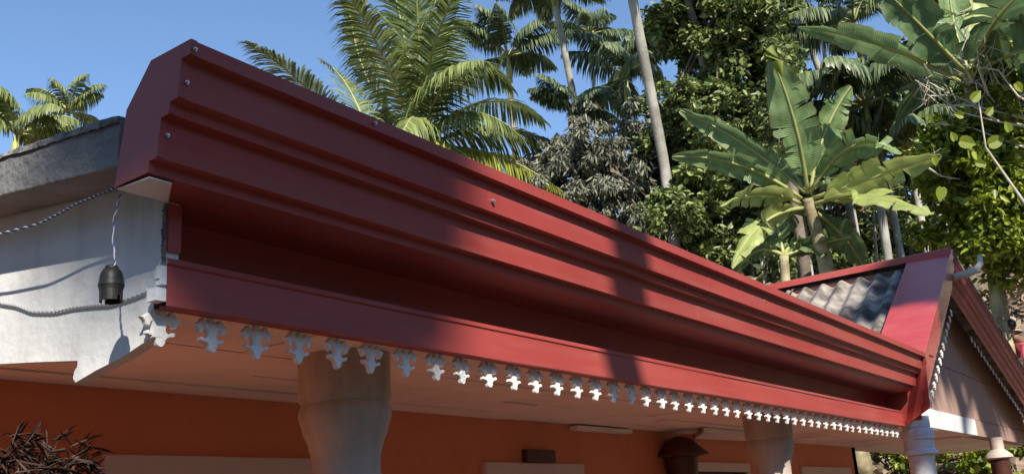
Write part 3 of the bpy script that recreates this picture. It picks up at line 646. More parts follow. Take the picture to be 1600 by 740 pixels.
def areca(base_px, dist, size, n=9, lab='', foot=None, m='areca', droop=1.2, seed=0, name='areca_palm', tr=.085, grp='areca palms behind the house', nl=62, shaft=True, spread=1.):
    rs = np.random.default_rng(seed); p = P(*base_px, dist)
    ft = ground_under(P(*foot, dist)) if foot else ground_under(p)
    root = thing(name, lab, 'palm tree', ft, grp)
    if foot:
        q = P(*foot, dist); pts = [ft, q, p] if q[2] > ft[2]+.5 else [ft, p]
    else: pts = [ft, p]
    trunk(root, pts, tr*1.15, tr*.85, M['trunk'])
    off = np.array(root.location); ax = nrm(np.array(pts[-1]) - np.array(pts[-2]))
    if shaft: MB().tube([p-off-ax*.05, p-off+ax*.3, p-off+ax*.62], [tr*.85, tr*.95, tr*.3], 8).build('crownshaft', M['rachis'], root, smooth=True)
    top = p + ax*.6
    for k in range(n):
        a = 2*math.pi*k/n + rs.uniform(-.3, .3); el = rs.uniform(.15, 1.25)*spread; h = np.array([math.cos(a), math.sin(a), 0])
        L = size*rs.uniform(.85, 1.1); d0 = h*math.cos(el) + np.array([0, 0, math.sin(el)])
        c1 = top + d0*L*.55; tip = top + d0*L*.55 + (h*.75 + np.array([0, 0, -.55 if el < .8 else -.15]))*L*.45
        frond(bez(top, c1, tip, 16), nl, size*.33, .024*size, droop=droop, hang=.22, fwd=.5, start=.16, m=M[m], root=root, stem_r=.022, vee=.1)
    return root
areca((868, 10), 21, 1.75, 11, 'areca palm with a tall slanting pale trunk right of the coconut crown', foot=(933, 335), seed=3, tr=.075)
areca((797, 130), 24, 1.9, 10, 'dark areca palm just right of the coconut crown', foot=(812, 330), seed=4, tr=.08)
areca((982, 165), 22, 2.0, 10, 'areca palm with a full crown in the gap left of the dense tree', foot=(1000, 360), seed=5, tr=.08)
areca((977, -60), 17.2, 1.7, 8, 'areca palm with the thickest pale trunk crossing the blue gap', foot=(1040, 265), seed=6, tr=.09)
areca((1230, -35), 20, 1.5, 9, 'areca palm with a thin bare trunk in the sky gap above the banana plants', foot=(1302, 175), seed=7, tr=.062)
areca((1052, -95), 18.6, 1.6, 7, 'areca palm whose trunk passes up through the dense tree', foot=(1108, 135), seed=8, tr=.072)
areca((1046, -100), 19, 1.5, 7, 'areca palm with the thin stem close to the left edge of the dense tree', foot=(1072, 110), seed=28, tr=.05)
areca((1010, 130), 25, 1.7, 9, 'distant small areca palm seen between the pale trunk and the dense tree', foot=(1022, 330), seed=31, tr=.06)
areca((925, 90), 27, 1.7, 9, 'distant areca palm with a very thin trunk between the two pale trunks', foot=(940, 330), seed=32, tr=.06)
areca((1285, 60), 25, 1.7, 9, 'distant areca palm with a thin trunk right of the sky gap', foot=(1312, 260), seed=33, tr=.055)
areca((1180, -130), 20, 1.6, 7, 'areca palm behind the dense tree with crown above the frame', seed=18, tr=.07)
areca((105, 218), 24, 1.35, 10, 'small bright palm crown left, just above the grey roof edge', seed=9, nl=44, m='coco')
areca((22, 262), 19, 1.6, 10, 'palm at the far left with drooping yellowish fronds over the roof edge', seed=10, m='coco')
areca((1362, 225), 17, 2.05, 13, 'dark palm with hanging fronds between the two banana plants', foot=(1390, 420), seed=11, tr=.07, spread=.85)
areca((1345, 90), 19, 1.7, 9, 'palm partly hidden behind the long upper banana leaf', foot=(1390, 300), seed=12, tr=.06)
areca((1440, 170), 17.5, 1.9, 11, 'shaded palm behind the right banana plant', seed=13, tr=.07)
areca((895, 215), 19, 1.3, 9, 'low areca palm beside the slanting trunk', seed=14, tr=.06)
areca((1610, 30), 19, 1.7, 8, 'palm at the far right behind the large banana leaves', seed=15, tr=.06)
areca((1430, 290), 17, 1.7, 11, 'low dark palm left of the yellow-green shrub', seed=16, tr=.06)

# ---------------------------------------------------------------- broadleaf trees
def tree(name, lab, base, trunks, blobs, n, L, W, m, cat='tree', group=None, bark='bark', sub=9, k=.42, droop=.35, branches=14, shell=.5, face_up=.5, tr=.1, far=.95):
    root = thing(name, lab, cat, base, group); off = np.array(root.location); cl = clumps_from(blobs, sub, k, far)
    V, Q = leaves(clump_points(cl, n, shell), L, W, droop, face_up); link('crown', np_mesh('crown', V-off, Q, M[m]), root)
    for t in trunks: trunk(root, t, tr, tr*.5, M[bark])
    b = MB(); 
    t0 = np.array(trunks[0][-1]) if trunks else np.array(base, float)
    for i in rng.choice(len(cl), min(branches, len(cl)), replace=False):
        e = np.array(cl[i][0]); s = t0*.6 + np.array(trunks[0][0])*.4 if trunks else t0
        if trunks: f_ = rng.uniform(.45, 1); s = np.array(trunks[0][-2])*(1-f_) + t0*f_
        mid = (s+e)/2 + np.array([0, 0, .12*np.linalg.norm(e-s)]); b.tube(list(bez(s, mid, e, 7) - off), list(np.linspace(tr*.3, .01, 7)), 5)
    if b.v: b.build('limbs', M[bark], root, smooth=True)
    return root
D = 18.5
bl_ = [(P(1048, 335, 16.6), .55), (P(1095, 290, 16.9), .6), (P(1120, 215, 17.3), .5), (P(1088, 155, 17.6), .6), (P(1060, 200, 17.8), .4), (P(1095, 20, D), 0.96), (P(1060, 60, D+.5), 0.58), (P(1150, 60, D), 1.01), (P(1180, 130, D-.3), 0.86), (P(1120, 180, D), 1.06), (P(1090, 250, D-.3), 0.91), (P(1170, 220, D+.4), 0.91), (P(1215, 100, D+.5), 0.48), (P(1050, 300, D), 0.77),
       (P(1120, 320, D-.4), 0.96), (P(1080, 380, D-.5), 0.86), (P(1180, 320, D), 0.86), (P(1020, 340, D), 0.58), (P(1150, -50, D), 0.96), (P(1100, -80, D+.5), 0.86), (P(1195, 10, D), 0.67)]
g = ground_under(P(1110, 300, D))
tree('dense_leafy_tree', 'tall dense tree of small glossy leaves above the middle of the roof', g, [[g, P(1105, 330, D), P(1110, 180, D), P(1120, 20, D)]], bl_, 60000, .125, .07, 'leafdk', sub=28, k=.25, branches=18, shell=.1, tr=.13, far=1.15)
D = 18
bl_ = [(P(930, 230, D), .75), (P(890, 270, D), .7), (P(960, 270, D-.3), .8), (P(1000, 230, D+.6), .7), (P(920, 320, D-.3), .8), (P(985, 330, D), .8), (P(870, 310, D+.3), .6), (P(1020, 290, D+.5), .6), (P(840, 270, D+1), .55), (P(1010, 380, D-.5), .7)]
g = ground_under(P(950, 340, D))
tree('grey_leafed_tree', 'dusty grey-green tree with drooping leaves between the palm trunks', g, [[g, P(950, 330, D), P(945, 240, D)]], bl_, 21000, .15, .038, 'leafgy', droop=1.3, sub=34, k=.21, branches=60, shell=.02, far=1.35, face_up=.2)
D = 13.5
bl_ = [(P(1222, 85, D+3), .3), (P(1225, 200, D+3), .5), (P(1250, 280, D+4), .8)]
g = ground_under(P(1240, 300, D+3))
tree('slender_tree', 'thin tree with sparse foliage right of the dense tree in the sky gap', g, [[g, P(1232, 250, D+3), P(1222, 120, D+3)]], bl_, 2600, .13, .06, 'leafdk', branches=8)
# right hand yellow-green shrub with bare twigs
D = 14.2
bl_ = [(P(1560, 160, D), 0.58), (P(1500, 190, D), 0.49), (P(1530, 230, D), 0.68), (P(1590, 250, D), 0.81), (P(1500, 290, D), 0.58), (P(1560, 320, D), 0.73), (P(1480, 350, D+.3), 0.42), (P(1600, 370, D), 0.65), (P(1530, 370, D+.2), 0.42), (P(1470, 230, D+.2), 0.36), (P(1610, 120, D), 0.57)]
g = ground_under(P(1740, 400, 14.6)); 
tree('yellow_green_shrub', 'bright yellow-green shrub with small leaves at the right edge', g, [[g, P(1720, 380, D+.3), P(1620, 250, D)]], bl_, 17000, .125, .06, 'leafyl', cat='shrub', sub=9, k=.42, branches=24, shell=.25, tr=.07)
sb = thing('leafless_shrub', 'bare pale twigs reaching left in front of the right banana leaves', 'shrub', ground_under(P(1660, 300, 13.9)))
off = np.array(sb.location); b = MB(); D = 13.6
b.tube([np.zeros(3), P(1640, 300, D)-off, P(1640, 200, D)-off], [.05, .035, .02], 6)
for pts in [[(1640, 205), (1560, 190), (1500, 175), (1430, 125)], [(1640, 215), (1580, 190), (1530, 130), (1500, 128)], [(1640, 180), (1590, 150), (1560, 110), (1500, 100)],
            [(1600, 185), (1540, 170), (1480, 145), (1440, 122)], [(1560, 190), (1520, 165), (1470, 165), (1440, 140)], [(1545, 150), (1530, 110), (1525, 60), (1540, 30)], [(1520, 130), (1500, 85), (1510, 60), (1500, 40)],
            [(1600, 150), (1560, 130), (1540, 85), (1560, 60)], [(1480, 150), (1455, 150), (1440, 165), (1425, 175)], [(1630, 240), (1570, 220), (1520, 200), (1440, 190)], [(1450, 262), (1470, 275), (1500, 280)], [(1640, 160), (1600, 110), (1570, 80), (1530, 75)]]:
    dj = random.uniform(-.4, .4); c = [P(x, y, D+dj)-off for x, y in pts]; b.tube(c, list(np.linspace(.017, .005, len(c))), 5)
    for q in range(4):
        i = random.randrange(len(c)-1); s = c[i] + (c[i+1]-c[i])*random.random(); b.tube([s, s + nrm(rng.normal(size=3))*.2 + CU*.08, s + nrm(rng.normal(size=3))*.36 + CU*.18], [.008, .005, .0025], 4)
b.build('twigs', M['twig'], sb, smooth=True)
# large bright leaves on the shrub
big = thing('creeper', 'creeper with a few large bright heart-shaped leaves hanging on the right shrub', 'creeper', ground_under(P(1640, 300, 13.9)))
off = np.array(big.location); MB().tube([np.zeros(3), P(1610, 330, 13.3)-off, P(1540, 230, 13.1)-off, P(1525, 130, 13.1)-off], [.03, .02, .012, .006], 5).build('stem', M['twig'], big, smooth=True)
for px, py, r in [(1523, 152, 11), (1508, 222, 14), (1553, 222, 14), (1470, 300, 12), (1500, 180, 8), (1590, 135, 9), (1545, 175, 8), (1490, 215, 8), (1575, 200, 9), (1530, 255, 9), (1460, 250, 8)]:
    c = P(px, py, 12.9)-off; a = random.uniform(0, 6.28); R0 = r/1600*12.9*.8; u = CR*math.cos(a)+CU*math.sin(a); v = np.cross(CF, u); vs = [c]; 
    for j in range(12):
        q = 2*math.pi*j/12; rr = R0*(1 - .35*math.cos(q)**8*(q < 1 or q > 5.2) + .35*(abs(q-math.pi) < .3)); vs.append(c + u*rr*math.cos(q)*1.1 + v*rr*math.sin(q)*.85 - CF*.02*abs(math.sin(q)))
    MB().add(vs, [(0, 1+j, 1+(j+1) % 12) for j in range(12)]).build('leaf', M['leafyl'], big)

# ---------------------------------------------------------------- banana plants
def banana_leaf(root, p0, p1, p2, hw, face=.45, m='banana', tears=5, fold=.35, stalk=.12, wav=.06, roll=0.):
    off = np.array(root.location); n = 56; C_ = bez(p0, p1, p2, n); T = unit(np.gradient(C_, axis=0)); s = np.linspace(0, 1, n)
    side = unit(np.cross(T, np.array([0, 0, 1.]))); fs_ = unit(np.cross(T, CF)); fs_ = fs_*np.where((fs_*side).sum(1, keepdims=True) < 0, -1, 1)
    side = unit(side*(1-face) + fs_*face); up = np.cross(side, T); hw = hw*1.25
    w_ = np.where(s < stalk, 0.012/hw, np.clip(np.sin(np.clip((s-stalk)/(1-stalk), 0, 1)**.72*math.pi*.985 + .01), 0.02, 1)**.62)*hw
    V = []; UV = []; Q = []; J = [0, .1, .4, .7, 1.]
    for sg in (-1, 1):
        torn = sorted(random.sample(range(10, n-4), tears)); grp = 0; base = len(V); ph = random.uniform(0, 6); drop = random.uniform(-.1, .25); sw = 0; row = {}
        def addrow(i, drp, swp, tw):
            b0 = len(V)
            for j in J:
                w2 = w_[i]*j*(1 + .03*math.sin(i*1.9+ph))*tw; q = C_[i] + side[i]*sg*w2*math.cos(fold+drp) + up[i]*(abs(w2)*math.sin(fold)*(1-j*.9) - abs(w2)*math.sin(max(drp, -.5))*j + wav*hw*j*math.sin(i*.55+ph)) + T[i]*swp*w2
                V.append(q-off); UV.append((sg*j, s[i]*3))
            return b0
        prev = addrow(0, drop, .15, 1)
        for i in range(1, n):
            cur = addrow(i, drop, .15 + sw, 1)
            for j in range(len(J)-1): Q.append((prev+j, prev+j+1, cur+j+1, cur+j))
            if i in torn:
                drop = random.uniform(-.15, .55); sw = random.uniform(-.10, .14); cur = addrow(i, drop, .15+sw, random.uniform(.9, 1.02))
            prev = cur
    me = np_mesh('leaf', np.array(V), np.array(Q), M[m], np.array(UV), smooth=True); o = link('leaf', me, root)
    MB().tube([q-off for q in C_[::4]] + [C_[-1]-off], list(np.linspace(.03, .005, len(C_[::4])+1)), 6).build('midrib', M['rachis'], o, smooth=True)
    return o
def bl_px(root, D, base, ctrl, tip, hw, dc=0, dt=0, **k): return banana_leaf(root, P(*base, D), P(*ctrl, D+dc), P(*tip, D+dt), hw, **k)
D = 14; g = ground_under(P(1300, 430, D))
ba = thing('banana_plant', 'banana plant with broad sunlit leaves in front of the hillside left of the porch apex', 'banana plant', g, 'banana plants'); 
trunk(ba, [g, P(1292, 420, D), P(1262, 310, D)], .13, .07, M['pseudostem'], 'stem')
bl_px(ba, D, (1262, 300), (1250, 190), (1205, 88), .25, -.3, -.5, tears=7, face=.95, fold=.15)
bl_px(ba, D, (1258, 300), (1165, 215), (1062, 172), .19, .2, .2, tears=6, face=.6)
bl_px(ba, D, (1252, 310), (1160, 238), (1050, 245), .17, -.3, -.6, tears=6, face=.6)
bl_px(ba, D, (1250, 318), (1190, 285), (1125, 322), .19, -.6, -1.2, tears=6, face=.3, m='banana_y')
bl_px(ba, D, (1255, 325), (1180, 330), (1143, 418), .18, -.6, -1., tears=6, face=.5, m='banana_y')
bl_px(ba, D, (1266, 300), (1280, 200), (1330, 135), .22, .3, .5, tears=6, face=.8)
bl_px(ba, D, (1266, 300), (1330, 185), (1408, 240), .22, -.2, -.4, tears=7, face=.45)
bl_px(ba, D, (1270, 310), (1370, 275), (1470, 242), .20, -.5, -.8, tears=7, face=.6, m='banana_y')
bl_px(ba, D, (1270, 320), (1360, 285), (1452, 335), .21, -.6, -1.3, tears=7, face=.3, m='banana_y')
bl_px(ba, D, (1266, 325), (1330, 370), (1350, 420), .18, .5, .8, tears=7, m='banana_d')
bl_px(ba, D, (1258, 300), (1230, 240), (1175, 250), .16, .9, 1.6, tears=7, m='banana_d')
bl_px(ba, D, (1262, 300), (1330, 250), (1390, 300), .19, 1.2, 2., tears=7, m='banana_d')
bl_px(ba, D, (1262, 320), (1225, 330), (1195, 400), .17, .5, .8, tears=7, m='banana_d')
MB().tube([P(1206, 92, D-.5)-np.array(g), P(1205, 80, D-.5)-np.array(g), P(1216, 100, D-.6)-np.array(g), P(1222, 118, D-.7)-np.array(g)], [.03, .09, .07, .01], 6).build('leaf_tip', M['leafyl'], ba, smooth=True)
D = 14; g = ground_under(P(1540, 420, 14.5))
bb = thing('banana_plant', 'large banana plant with leaves crossing the top right corner', 'banana plant', g, 'banana plants')
trunk(bb, [g, P(1540, 330, D+1), P(1515, 120, D)], .11, .08, M['pseudostem'], 'stem')
bl_px(bb, D, (1512, 135), (1390, 60), (1247, 42), 0.21, -.3, -.3, tears=7, face=.35, stalk=.1)
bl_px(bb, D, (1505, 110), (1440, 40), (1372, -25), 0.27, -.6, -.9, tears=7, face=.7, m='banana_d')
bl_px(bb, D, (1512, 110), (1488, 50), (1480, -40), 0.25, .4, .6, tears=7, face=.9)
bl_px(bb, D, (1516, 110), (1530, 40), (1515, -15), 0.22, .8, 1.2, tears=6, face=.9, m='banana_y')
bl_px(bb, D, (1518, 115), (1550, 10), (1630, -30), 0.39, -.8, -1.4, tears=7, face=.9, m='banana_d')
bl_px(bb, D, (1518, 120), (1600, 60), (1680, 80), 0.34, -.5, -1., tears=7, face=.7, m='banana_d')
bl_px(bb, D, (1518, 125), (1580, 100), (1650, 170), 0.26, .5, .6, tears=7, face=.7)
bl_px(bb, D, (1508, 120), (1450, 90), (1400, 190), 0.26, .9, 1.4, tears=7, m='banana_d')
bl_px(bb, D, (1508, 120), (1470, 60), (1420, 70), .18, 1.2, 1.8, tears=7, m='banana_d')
D = 14; g = ground_under(P(1200, 425, D))
bc = thing('banana_plant', 'low shaded banana plant with torn leaves right above the fascia', 'banana plant', g, 'banana plants')
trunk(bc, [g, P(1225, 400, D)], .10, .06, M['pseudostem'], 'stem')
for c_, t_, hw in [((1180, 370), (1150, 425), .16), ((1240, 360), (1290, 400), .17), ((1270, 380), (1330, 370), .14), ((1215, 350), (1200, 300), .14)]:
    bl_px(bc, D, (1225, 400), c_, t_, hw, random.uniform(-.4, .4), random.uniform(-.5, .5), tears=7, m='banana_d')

# ---------------------------------------------------------------- undergrowth and far trees
def scatter_ground(n, amin, amax, rmin, rmax, hmax):
    a = rng.uniform(amin, amax, n); r = rmin + (rmax-rmin)*rng.random(n)**1.3; x = r*np.cos(a); y = r*np.sin(a)
    z = np.array([hterr(p, q) for p, q in zip(x, y)]); return np.stack([x, y, z], 1)
a0 = math.atan2(*ray(1620, 400)[1::-1]); a1 = math.atan2(*ray(760, 400)[1::-1])
tufts = scatter_ground(900, .30, a1, 16, 34, 1); cl = []
for p in tufts:
    hgt = rng.uniform(.3, 2.2)
    for _ in range(2): cl.append((p + np.array([rng.uniform(-.4, .4), rng.uniform(-.4, .4), hgt*rng.uniform(.2, 1)]), rng.uniform(.25, .6)))
V, Q = leaves(clump_points(cl, 52000, .2), .22, .085, .5, .3); ug = link('undergrowth', np_mesh('undergrowth', V, Q, M['under_g'])); tag(ug, 'tangled green undergrowth covering the slope behind the roof', 'undergrowth', kind='stuff')
# leaf litter on the bare bank at the right
pts = scatter_ground(16000, a0-.06, .34, 10.8, 24, 0) + np.array([0, 0, .02]); V, Q = leaves(pts, .16, .09, .1, 1.5)
tag(link('leaf_litter', np_mesh('leaf_litter', V, Q, M['litter'])), 'dry brown leaves lying over the bank behind the porch', 'leaf litter', kind='stuff')
# slender background trees with pale stems
specs = [(1165, 330, 428, 13.5, 0), (1245, 335, 410, 14, .02), (1108, 340, 408, 14.5, -.01), (1040, 300, 395, 15, .01), (1188, 395, 440, 12.5, 0), (1330, 300, 430, 16, .02), (1405, 230, 400, 17, .01), (1075, 330, 400, 16, 0), (915, 300, 340, 15.5, .0), (1365, 330, 415, 15, -.02)]
words = ['pale pole-like sapling behind the low banana plant', 'pale sapling rising right of the banana stem', 'thin sapling under the dense tree, left of the white pole', 'thin sapling left of the dense tree base', 'short white pole-like sapling by the fascia top', 'thin grey sapling behind the banana plant, right side', 'tall grey sapling in the shade left of the porch apex', 'thin sapling in the darkness below the dense tree', 'thin sapling left of the slanting palm trunk', 'slim sapling near the hanging dark palm']
for (px, py0, py1, D, ln), wd in zip(specs, words):
    D += 4.5; top = P(px, py0, D); g = ground_under(P(px+8, py1, D))
    tree('slender_tree', wd, g, [[g, (g+top)/2 + CR*ln*4, top]], [(top + np.array([0, 0, .5]), .55), (top + CR*.3, .4)], 500, .15, .07, 'leafdk', bark='trunk', branches=5, tr=.045, sub=5, group='slender trees on the slope')
for bb_, wd in [([(1290, 330, 1.0), (1340, 380, 1.1), (1270, 400, 1.0), (1390, 330, 1.0), (1410, 400, 1.1), (1350, 270, .8), (1440, 340, 1.)], 'dark background tree filling the space behind the banana plant'),
                ([(1170, 380, 1.1), (1120, 420, 1.), (1220, 420, 1.), (1060, 400, 1.), (1210, 340, .8)], 'background tree low behind the fascia top, left of the banana stem'),
                ([(1460, 130, .9), (1500, 40, .9), (1560, 100, 1.), (1440, 200, .8)], 'tall background tree behind the upper banana leaves')]:
    D = 22; bl_ = [(P(x, y, D + random.uniform(-.6, .6)), r) for x, y, r in bb_]; g = ground_under(bl_[0][0])
    tree('background_tree', wd, g, [[g, (g + bl_[0][0])/2, bl_[0][0]]], bl_, 13000, .17, .08, 'leafdk', branches=30, sub=20, k=.3, shell=.1, far=1.2, group='background trees on the slope')
# bushes beyond the porch
for (px, py, D, r), wd in zip([(1270, 722, 15, .5), (1370, 730, 14, .55), (1480, 735, 14.5, .6), (1580, 725, 13.5, .6), (1420, 715, 17, .7), (1540, 712, 17, .6), (1330, 725, 17, .6)],
        ['yellow-green bush seen under the eave past the wall end', 'bush seen between the wall end and the ringed pillar', 'bush seen between the two porch pillars', 'bush at the bottom right corner beyond the porch', 'deeper bush behind the ringed pillar', 'deeper bush left of the collared pillar', 'deeper bush behind the wall end']):
    c = P(px, py, D); g = ground_under(c); c2_ = np.array([c[0], c[1], max(c[2], g[2]+.3)])
    tree('bush', wd, g, [[g, (g+c2_)/2, c2_]], [(c2_, r), (c2_ + np.array([.3, -.2, -.4]), r), (c2_ + np.array([-.3, .3, .25]), r*.8)], 2600, .11, .06, 'leafyl', cat='bush', branches=8, tr=.03, shell=.2, group='bushes beyond the porch')
# rocks on the bank
for px, py, D, r in [(1530, 400, 15, .35), (1555, 430, 14.5, .28), (1540, 455, 14, .22), (1570, 390, 16, .4), (1510, 440, 14.6, .22)]:
    c = P(px, py, D); g = ground_under(c)
    o = MB().ball((0, 0, 0), r, 12, jit=.22, sq=(1.2, 1., .75)).build('rock', M['rock']); o.location = tuple(g + np.array([0, 0, r*.3]))
    tag(o, {1530: 'brown rock on the bank right of the porch apex', 1555: 'rock in the middle of the bank by the shrub', 1540: 'lowest small rock on the bank above the bargeboard', 1570: 'largest and highest rock on the bank', 1510: 'small rock on the bank nearest the bargeboard'}[px], 'rock', 'rocks on the bank')
# bleached branch across the gable
b = MB().tube([P(1488, 433, 8.3), P(1508, 428, 8.4), P(1524, 422, 8.6), P(1532, 412, 8.8), P(1531, 400, 9.0)], [.028, .03, .027, .024, .018], 8)
b2 = MB(); o0 = np.array(b.v[0]); b.v = [tuple(np.array(q)-P(1531, 385, 9.1)) for q in b.v]
o = b.build('dead_branch', M['twig'], smooth=True); o.location = tuple(P(1531, 385, 9.1)); tag(o, 'bent bleached branch resting on the porch bargeboard below the apex', 'branch')
# low shrub in the verandah shade at bottom left
g = np.array([1.45, 1.95, .3]); c = onY(75, 762, 1.95)
tree('potted_shrub', 'blurred brown-green shrub in shadow at the bottom left of the verandah', g, [[g, (g+c)/2 - np.array([0, 0, .1]), c - np.array([0, 0, .12])]], [(c, .10), (onY(12, 705, 1.98), .05), (onY(125, 730, 1.95), .04), (c + np.array([-.15, 0, -.12]), .14)], 1500, .065, .004, 'leafbr', cat='shrub', branches=8, tr=.005, shell=.1, bark='dark')

# ---------------------------------------------------------------- person on the slope
pd = 14.5; head = P(1574, 518, pd); sh = P(1594, 536, pd+.05); hip = P(1650, 570, pd+.1); fg = ground_under(P(1668, 640, pd+.1))
per = thing('person', 'person in a pink shirt bending forward on the slope at the right edge', 'person', fg); off = np.array(fg)
def skinned(name, chain, edges, m, parent, sub=2):
    me = bpy.data.meshes.new(name); me.from_pydata([tuple(np.array(p)-off) for p, r in chain], edges, []); me.materials.append(m); o = link(name, me, parent)
    sk = o.modifiers.new('s', 'SKIN'); sk.use_smooth_shade = True
    for i, (p, r) in enumerate(chain): me.skin_vertices[0].data[i].radius = (r, r) if not isinstance(r, tuple) else r
    me.skin_vertices[0].data[0].use_root = True
    md = o.modifiers.new('u', 'SUBSURF'); md.levels = sub; md.render_levels = sub; return o
def skin_layer(me):
    if not me.skin_vertices: pass
def mkskin(name, chain, edges, m, parent):
    bm = bmesh.new(); ly = bm.verts.layers.skin.verify(); vs = []
    for p, r in chain:
        v = bm.verts.new(tuple(np.array(p, float)-off)); v[ly].radius = (r, r); vs.append(v)
    vs[0][ly].use_root = True
    for a, c in edges: bm.edges.new((vs[a], vs[c]))
    me = bpy.data.meshes.new(name); bm.to_mesh(me); bm.free(); me.materials.append(m); o = link(name, me, parent)
    o.modifiers.new('s', 'SKIN').use_smooth_shade = True; md = o.modifiers.new('u', 'SUBSURF'); md.levels = 2; md.render_levels = 2
    return o
dn = np.array([0, 0, -1.]); sx = CF*.5
neck = sh + (head-sh)*.35 + np.array([0, 0, .04])
shl, shr = sh - CF*.17 + dn*.02, sh + CF*.17 + dn*.02
kl, kr = hip + dn*.42 - CF*.1 - CR*.1, hip + dn*.42 + CF*.1 - CR*.02
fl, fr_ = np.array([kl[0], kl[1], fg[2]+.06]), np.array([kr[0], kr[1], fg[2]+.06])
el, er = shl + dn*.28 - CR*.06, shr + dn*.28 - CR*.04; hl, hr = el + dn*.2 - CR*.14, er + dn*.2 - CR*.14
chain = [(hip, .13), ((hip+sh)/2, .13), (sh, .12), (neck, .055), (head + dn*.06, .075), (head + np.array([0, 0, .05]), .085), (shl, .06), (el, .042), (hl, .03), (hl + dn*.08 - CR*.02, .028), (shr, .06), (er, .042), (hr, .03), (hr + dn*.08 - CR*.02, .028), (hip - CF*.1, .09), (kl, .06), (fl, .045), (fl - CR*.16, .035), (hip + CF*.1, .09), (kr, .06), (fr_, .045), (fr_ - CR*.16, .035)]
ed = [(0, 1), (1, 2), (2, 3), (3, 4), (4, 5), (2, 6), (6, 7), (7, 8), (8, 9), (2, 10), (10, 11), (11, 12), (12, 13), (0, 14), (14, 15), (15, 16), (16, 17), (0, 18), (18, 19), (19, 20), (20, 21)]
mkskin('body', chain, ed, M['skin'], per)
mkskin('shirt', [(hip + (sh-hip)*.1, .15), ((hip+sh)/2, .155), (sh, .145), (sh + (head-sh)*.18, .085), (shl, .085), (shl + (el-shl)*.7, .07), (shr, .085), (shr + (er-shr)*.7, .07)], [(0, 1), (1, 2), (2, 3), (2, 4), (4, 5), (2, 6), (6, 7)], M['pink'], per)
mkskin('trousers', [(hip, .15), (hip - CF*.1 + dn*.05, .11), (kl, .08), (fl + np.array([0, 0, .06]), .065), (hip + CF*.1 + dn*.05, .11), (kr, .08), (fr_ + np.array([0, 0, .06]), .065)], [(0, 1), (1, 2), (2, 3), (0, 4), (4, 5), (5, 6)], M['jeans'], per)
MB().ball(head + np.array([0, 0, .085]) + CR*.035 + CF*.02 - off, .098, 16, jit=.07, sq=(1, 1, .85)).build('hair', M['hair'], per, smooth=True)

# ---------------------------------------------------------------- trees on the sunny side that shade the house
U = -SUN            # step back towards the sun
def up(p, t): return np.array(p) + U*t
c_top = up((2.73, 1.31, 2.90), 5.2)
bs = np.array([c_top[0]+1.9, c_top[1]+.2, 0])
d_ = np.array([-.42, 0, 1.]); tp = c_top + d_*5
ar = thing('areca_palm', 'areca palm behind the camera whose trunk shades a band of the fascia', 'palm tree', bs)
trunk(ar, [bs, c_top - d_*1.5, c_top, tp], .12, .09, M['trunk'])
for k in range(7):
    a = k*.9; h = np.array([math.cos(a), math.sin(a), 0]); frond(bez(tp, tp + h*.8 + np.array([0, 0, .9]), tp + h*1.7, 14), 36, .6, .06, root=ar, m=M['areca'])
shade = [(up((1.34, 1.40, 2.95), 9.6), 0.26), (up((1.52, 1.40, 2.80), 9.9), 0.22), (up((1.16, 1.40, 2.98), 10.1), 0.21), (up((1.66, 1.40, 2.93), 9.6), 0.16), (up((1.02, 1.4, 3.12), 10.4), 0.15), (up((1.78, 1.40, 3.0), 9.6), 0.09)]
gs = np.array([-9.2, -9.0, 0])
tree('shade_tree', 'broad tree behind the camera that dapples the left end of the fascia', gs, [[gs, gs + np.array([.4, .2, 8.5]), up((1.25, 1.4, 3.0), 9.9)]], shade, 4600, .13, .06, 'leafdk', branches=6, sub=9, k=.5, shell=.05, tr=.07)
shade = [(up((7.5, 1.5, 3.5), 8), .36), (up((8.2, 1.5, 3.75), 8.4), .42), (up((9.2, 1.5, 3.55), 8), .46), (up((10.2, 1.5, 3.5), 8.), .5), (up((9.9, 1.5, 2.95), 8), .36), (up((8.4, 1.5, 3.35), 8.4), .3), (up((11.2, 1.5, 3.2), 8.), .5), (up((6.95, 1.45, 2.42), 8.), .2)]
gs = np.array([3.9, -7.5, 0])
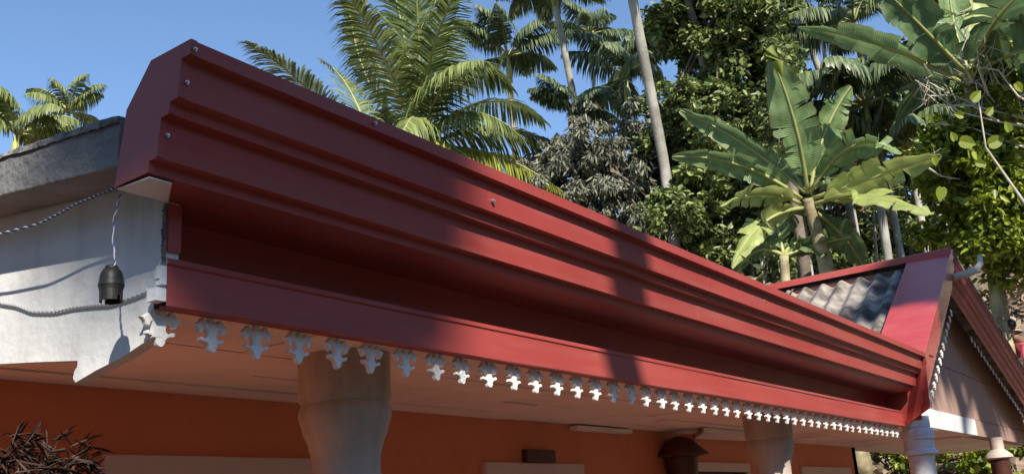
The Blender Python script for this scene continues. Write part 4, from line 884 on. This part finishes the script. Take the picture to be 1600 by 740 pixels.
tree('shade_tree', 'second tree behind the camera that dapples the porch gable', gs, [[gs, up((8.6, 1.5, 2.2), 8), up((8.8, 1.5, 3.2), 8)]], shade, 9000, .16, .08, 'leafdk', branches=10, sub=9, k=.45, shell=.1)

# added unseen trees behind the camera, blocking skylight and ground glare from house front
for (x, y, r, h), wd in zip([(-10, -2, 3.4, 7.), (-12, -9, 3.4, 6.), (-2, -15, 3.8, 7.6), (6, -14, 3.8, 7.4), (13, -11, 3.8, 7), (19, -5, 3.4, 6.5), (-9, 6, 3., 6)],
        ['unseen tree added to block skylight, left of the yard', 'unseen tree added to block skylight, left corner of the yard', 'unseen tree added to block skylight in the row facing the house, second from left', 'unseen tree added to block skylight in the row facing the house, middle', 'unseen tree added to block skylight in the row facing the house, second from right', 'unseen tree added to block skylight, far right of the yard', 'unseen tree added to block skylight beside the left end of the house']):
    h *= 1.35; r *= 1.15; g = np.array([x, y, 0.]); tree('skylight_blocker_tree', wd, g, [[g, g + np.array([0, 0, h*.55]), g + np.array([.1, 0, h*.9])]], [(g + np.array([0, 0, h*.55]), r), (g + np.array([r*.6, .3, h*.4]), r*.8), (g + np.array([-r*.6, -.3, h*.4]), r*.8)], 9000, .5, .3, 'leafdk', branches=8, shell=.3, group='added skylight blockers around the front yard')
g = np.array([-7.5, -1.2, 0.])  # added canopy, unseen, whose crowns block skylight from above
tree('canopy_blocker', 'unseen tall tree added to keep overhead skylight off the house front', g, [[g, g + np.array([.6, -.6, 6]), np.array([-6, -2.4, 13.8])]], [(np.array([x, y, z]), 2.3) for x, y, z in [(-8, -3, 13.5), (-5, -2.0, 13.5), (-2.5, -.8, 13.), (-11, -5, 16), (-8, -4.5, 17.5), (-4.5, -3.5, 18)]] + [(np.array([x, y, z]), 1.15) for x, y, z in [(-2.5, -2.4, 9.6), (-.8, -2.2, 9.2), (.8, -2.3, 9.3), (-.6, -3.6, 10.9), (-3.4, -4, 11.4)]], 22000, .4, .24, 'leafdk', branches=20, shell=.3, tr=.25)
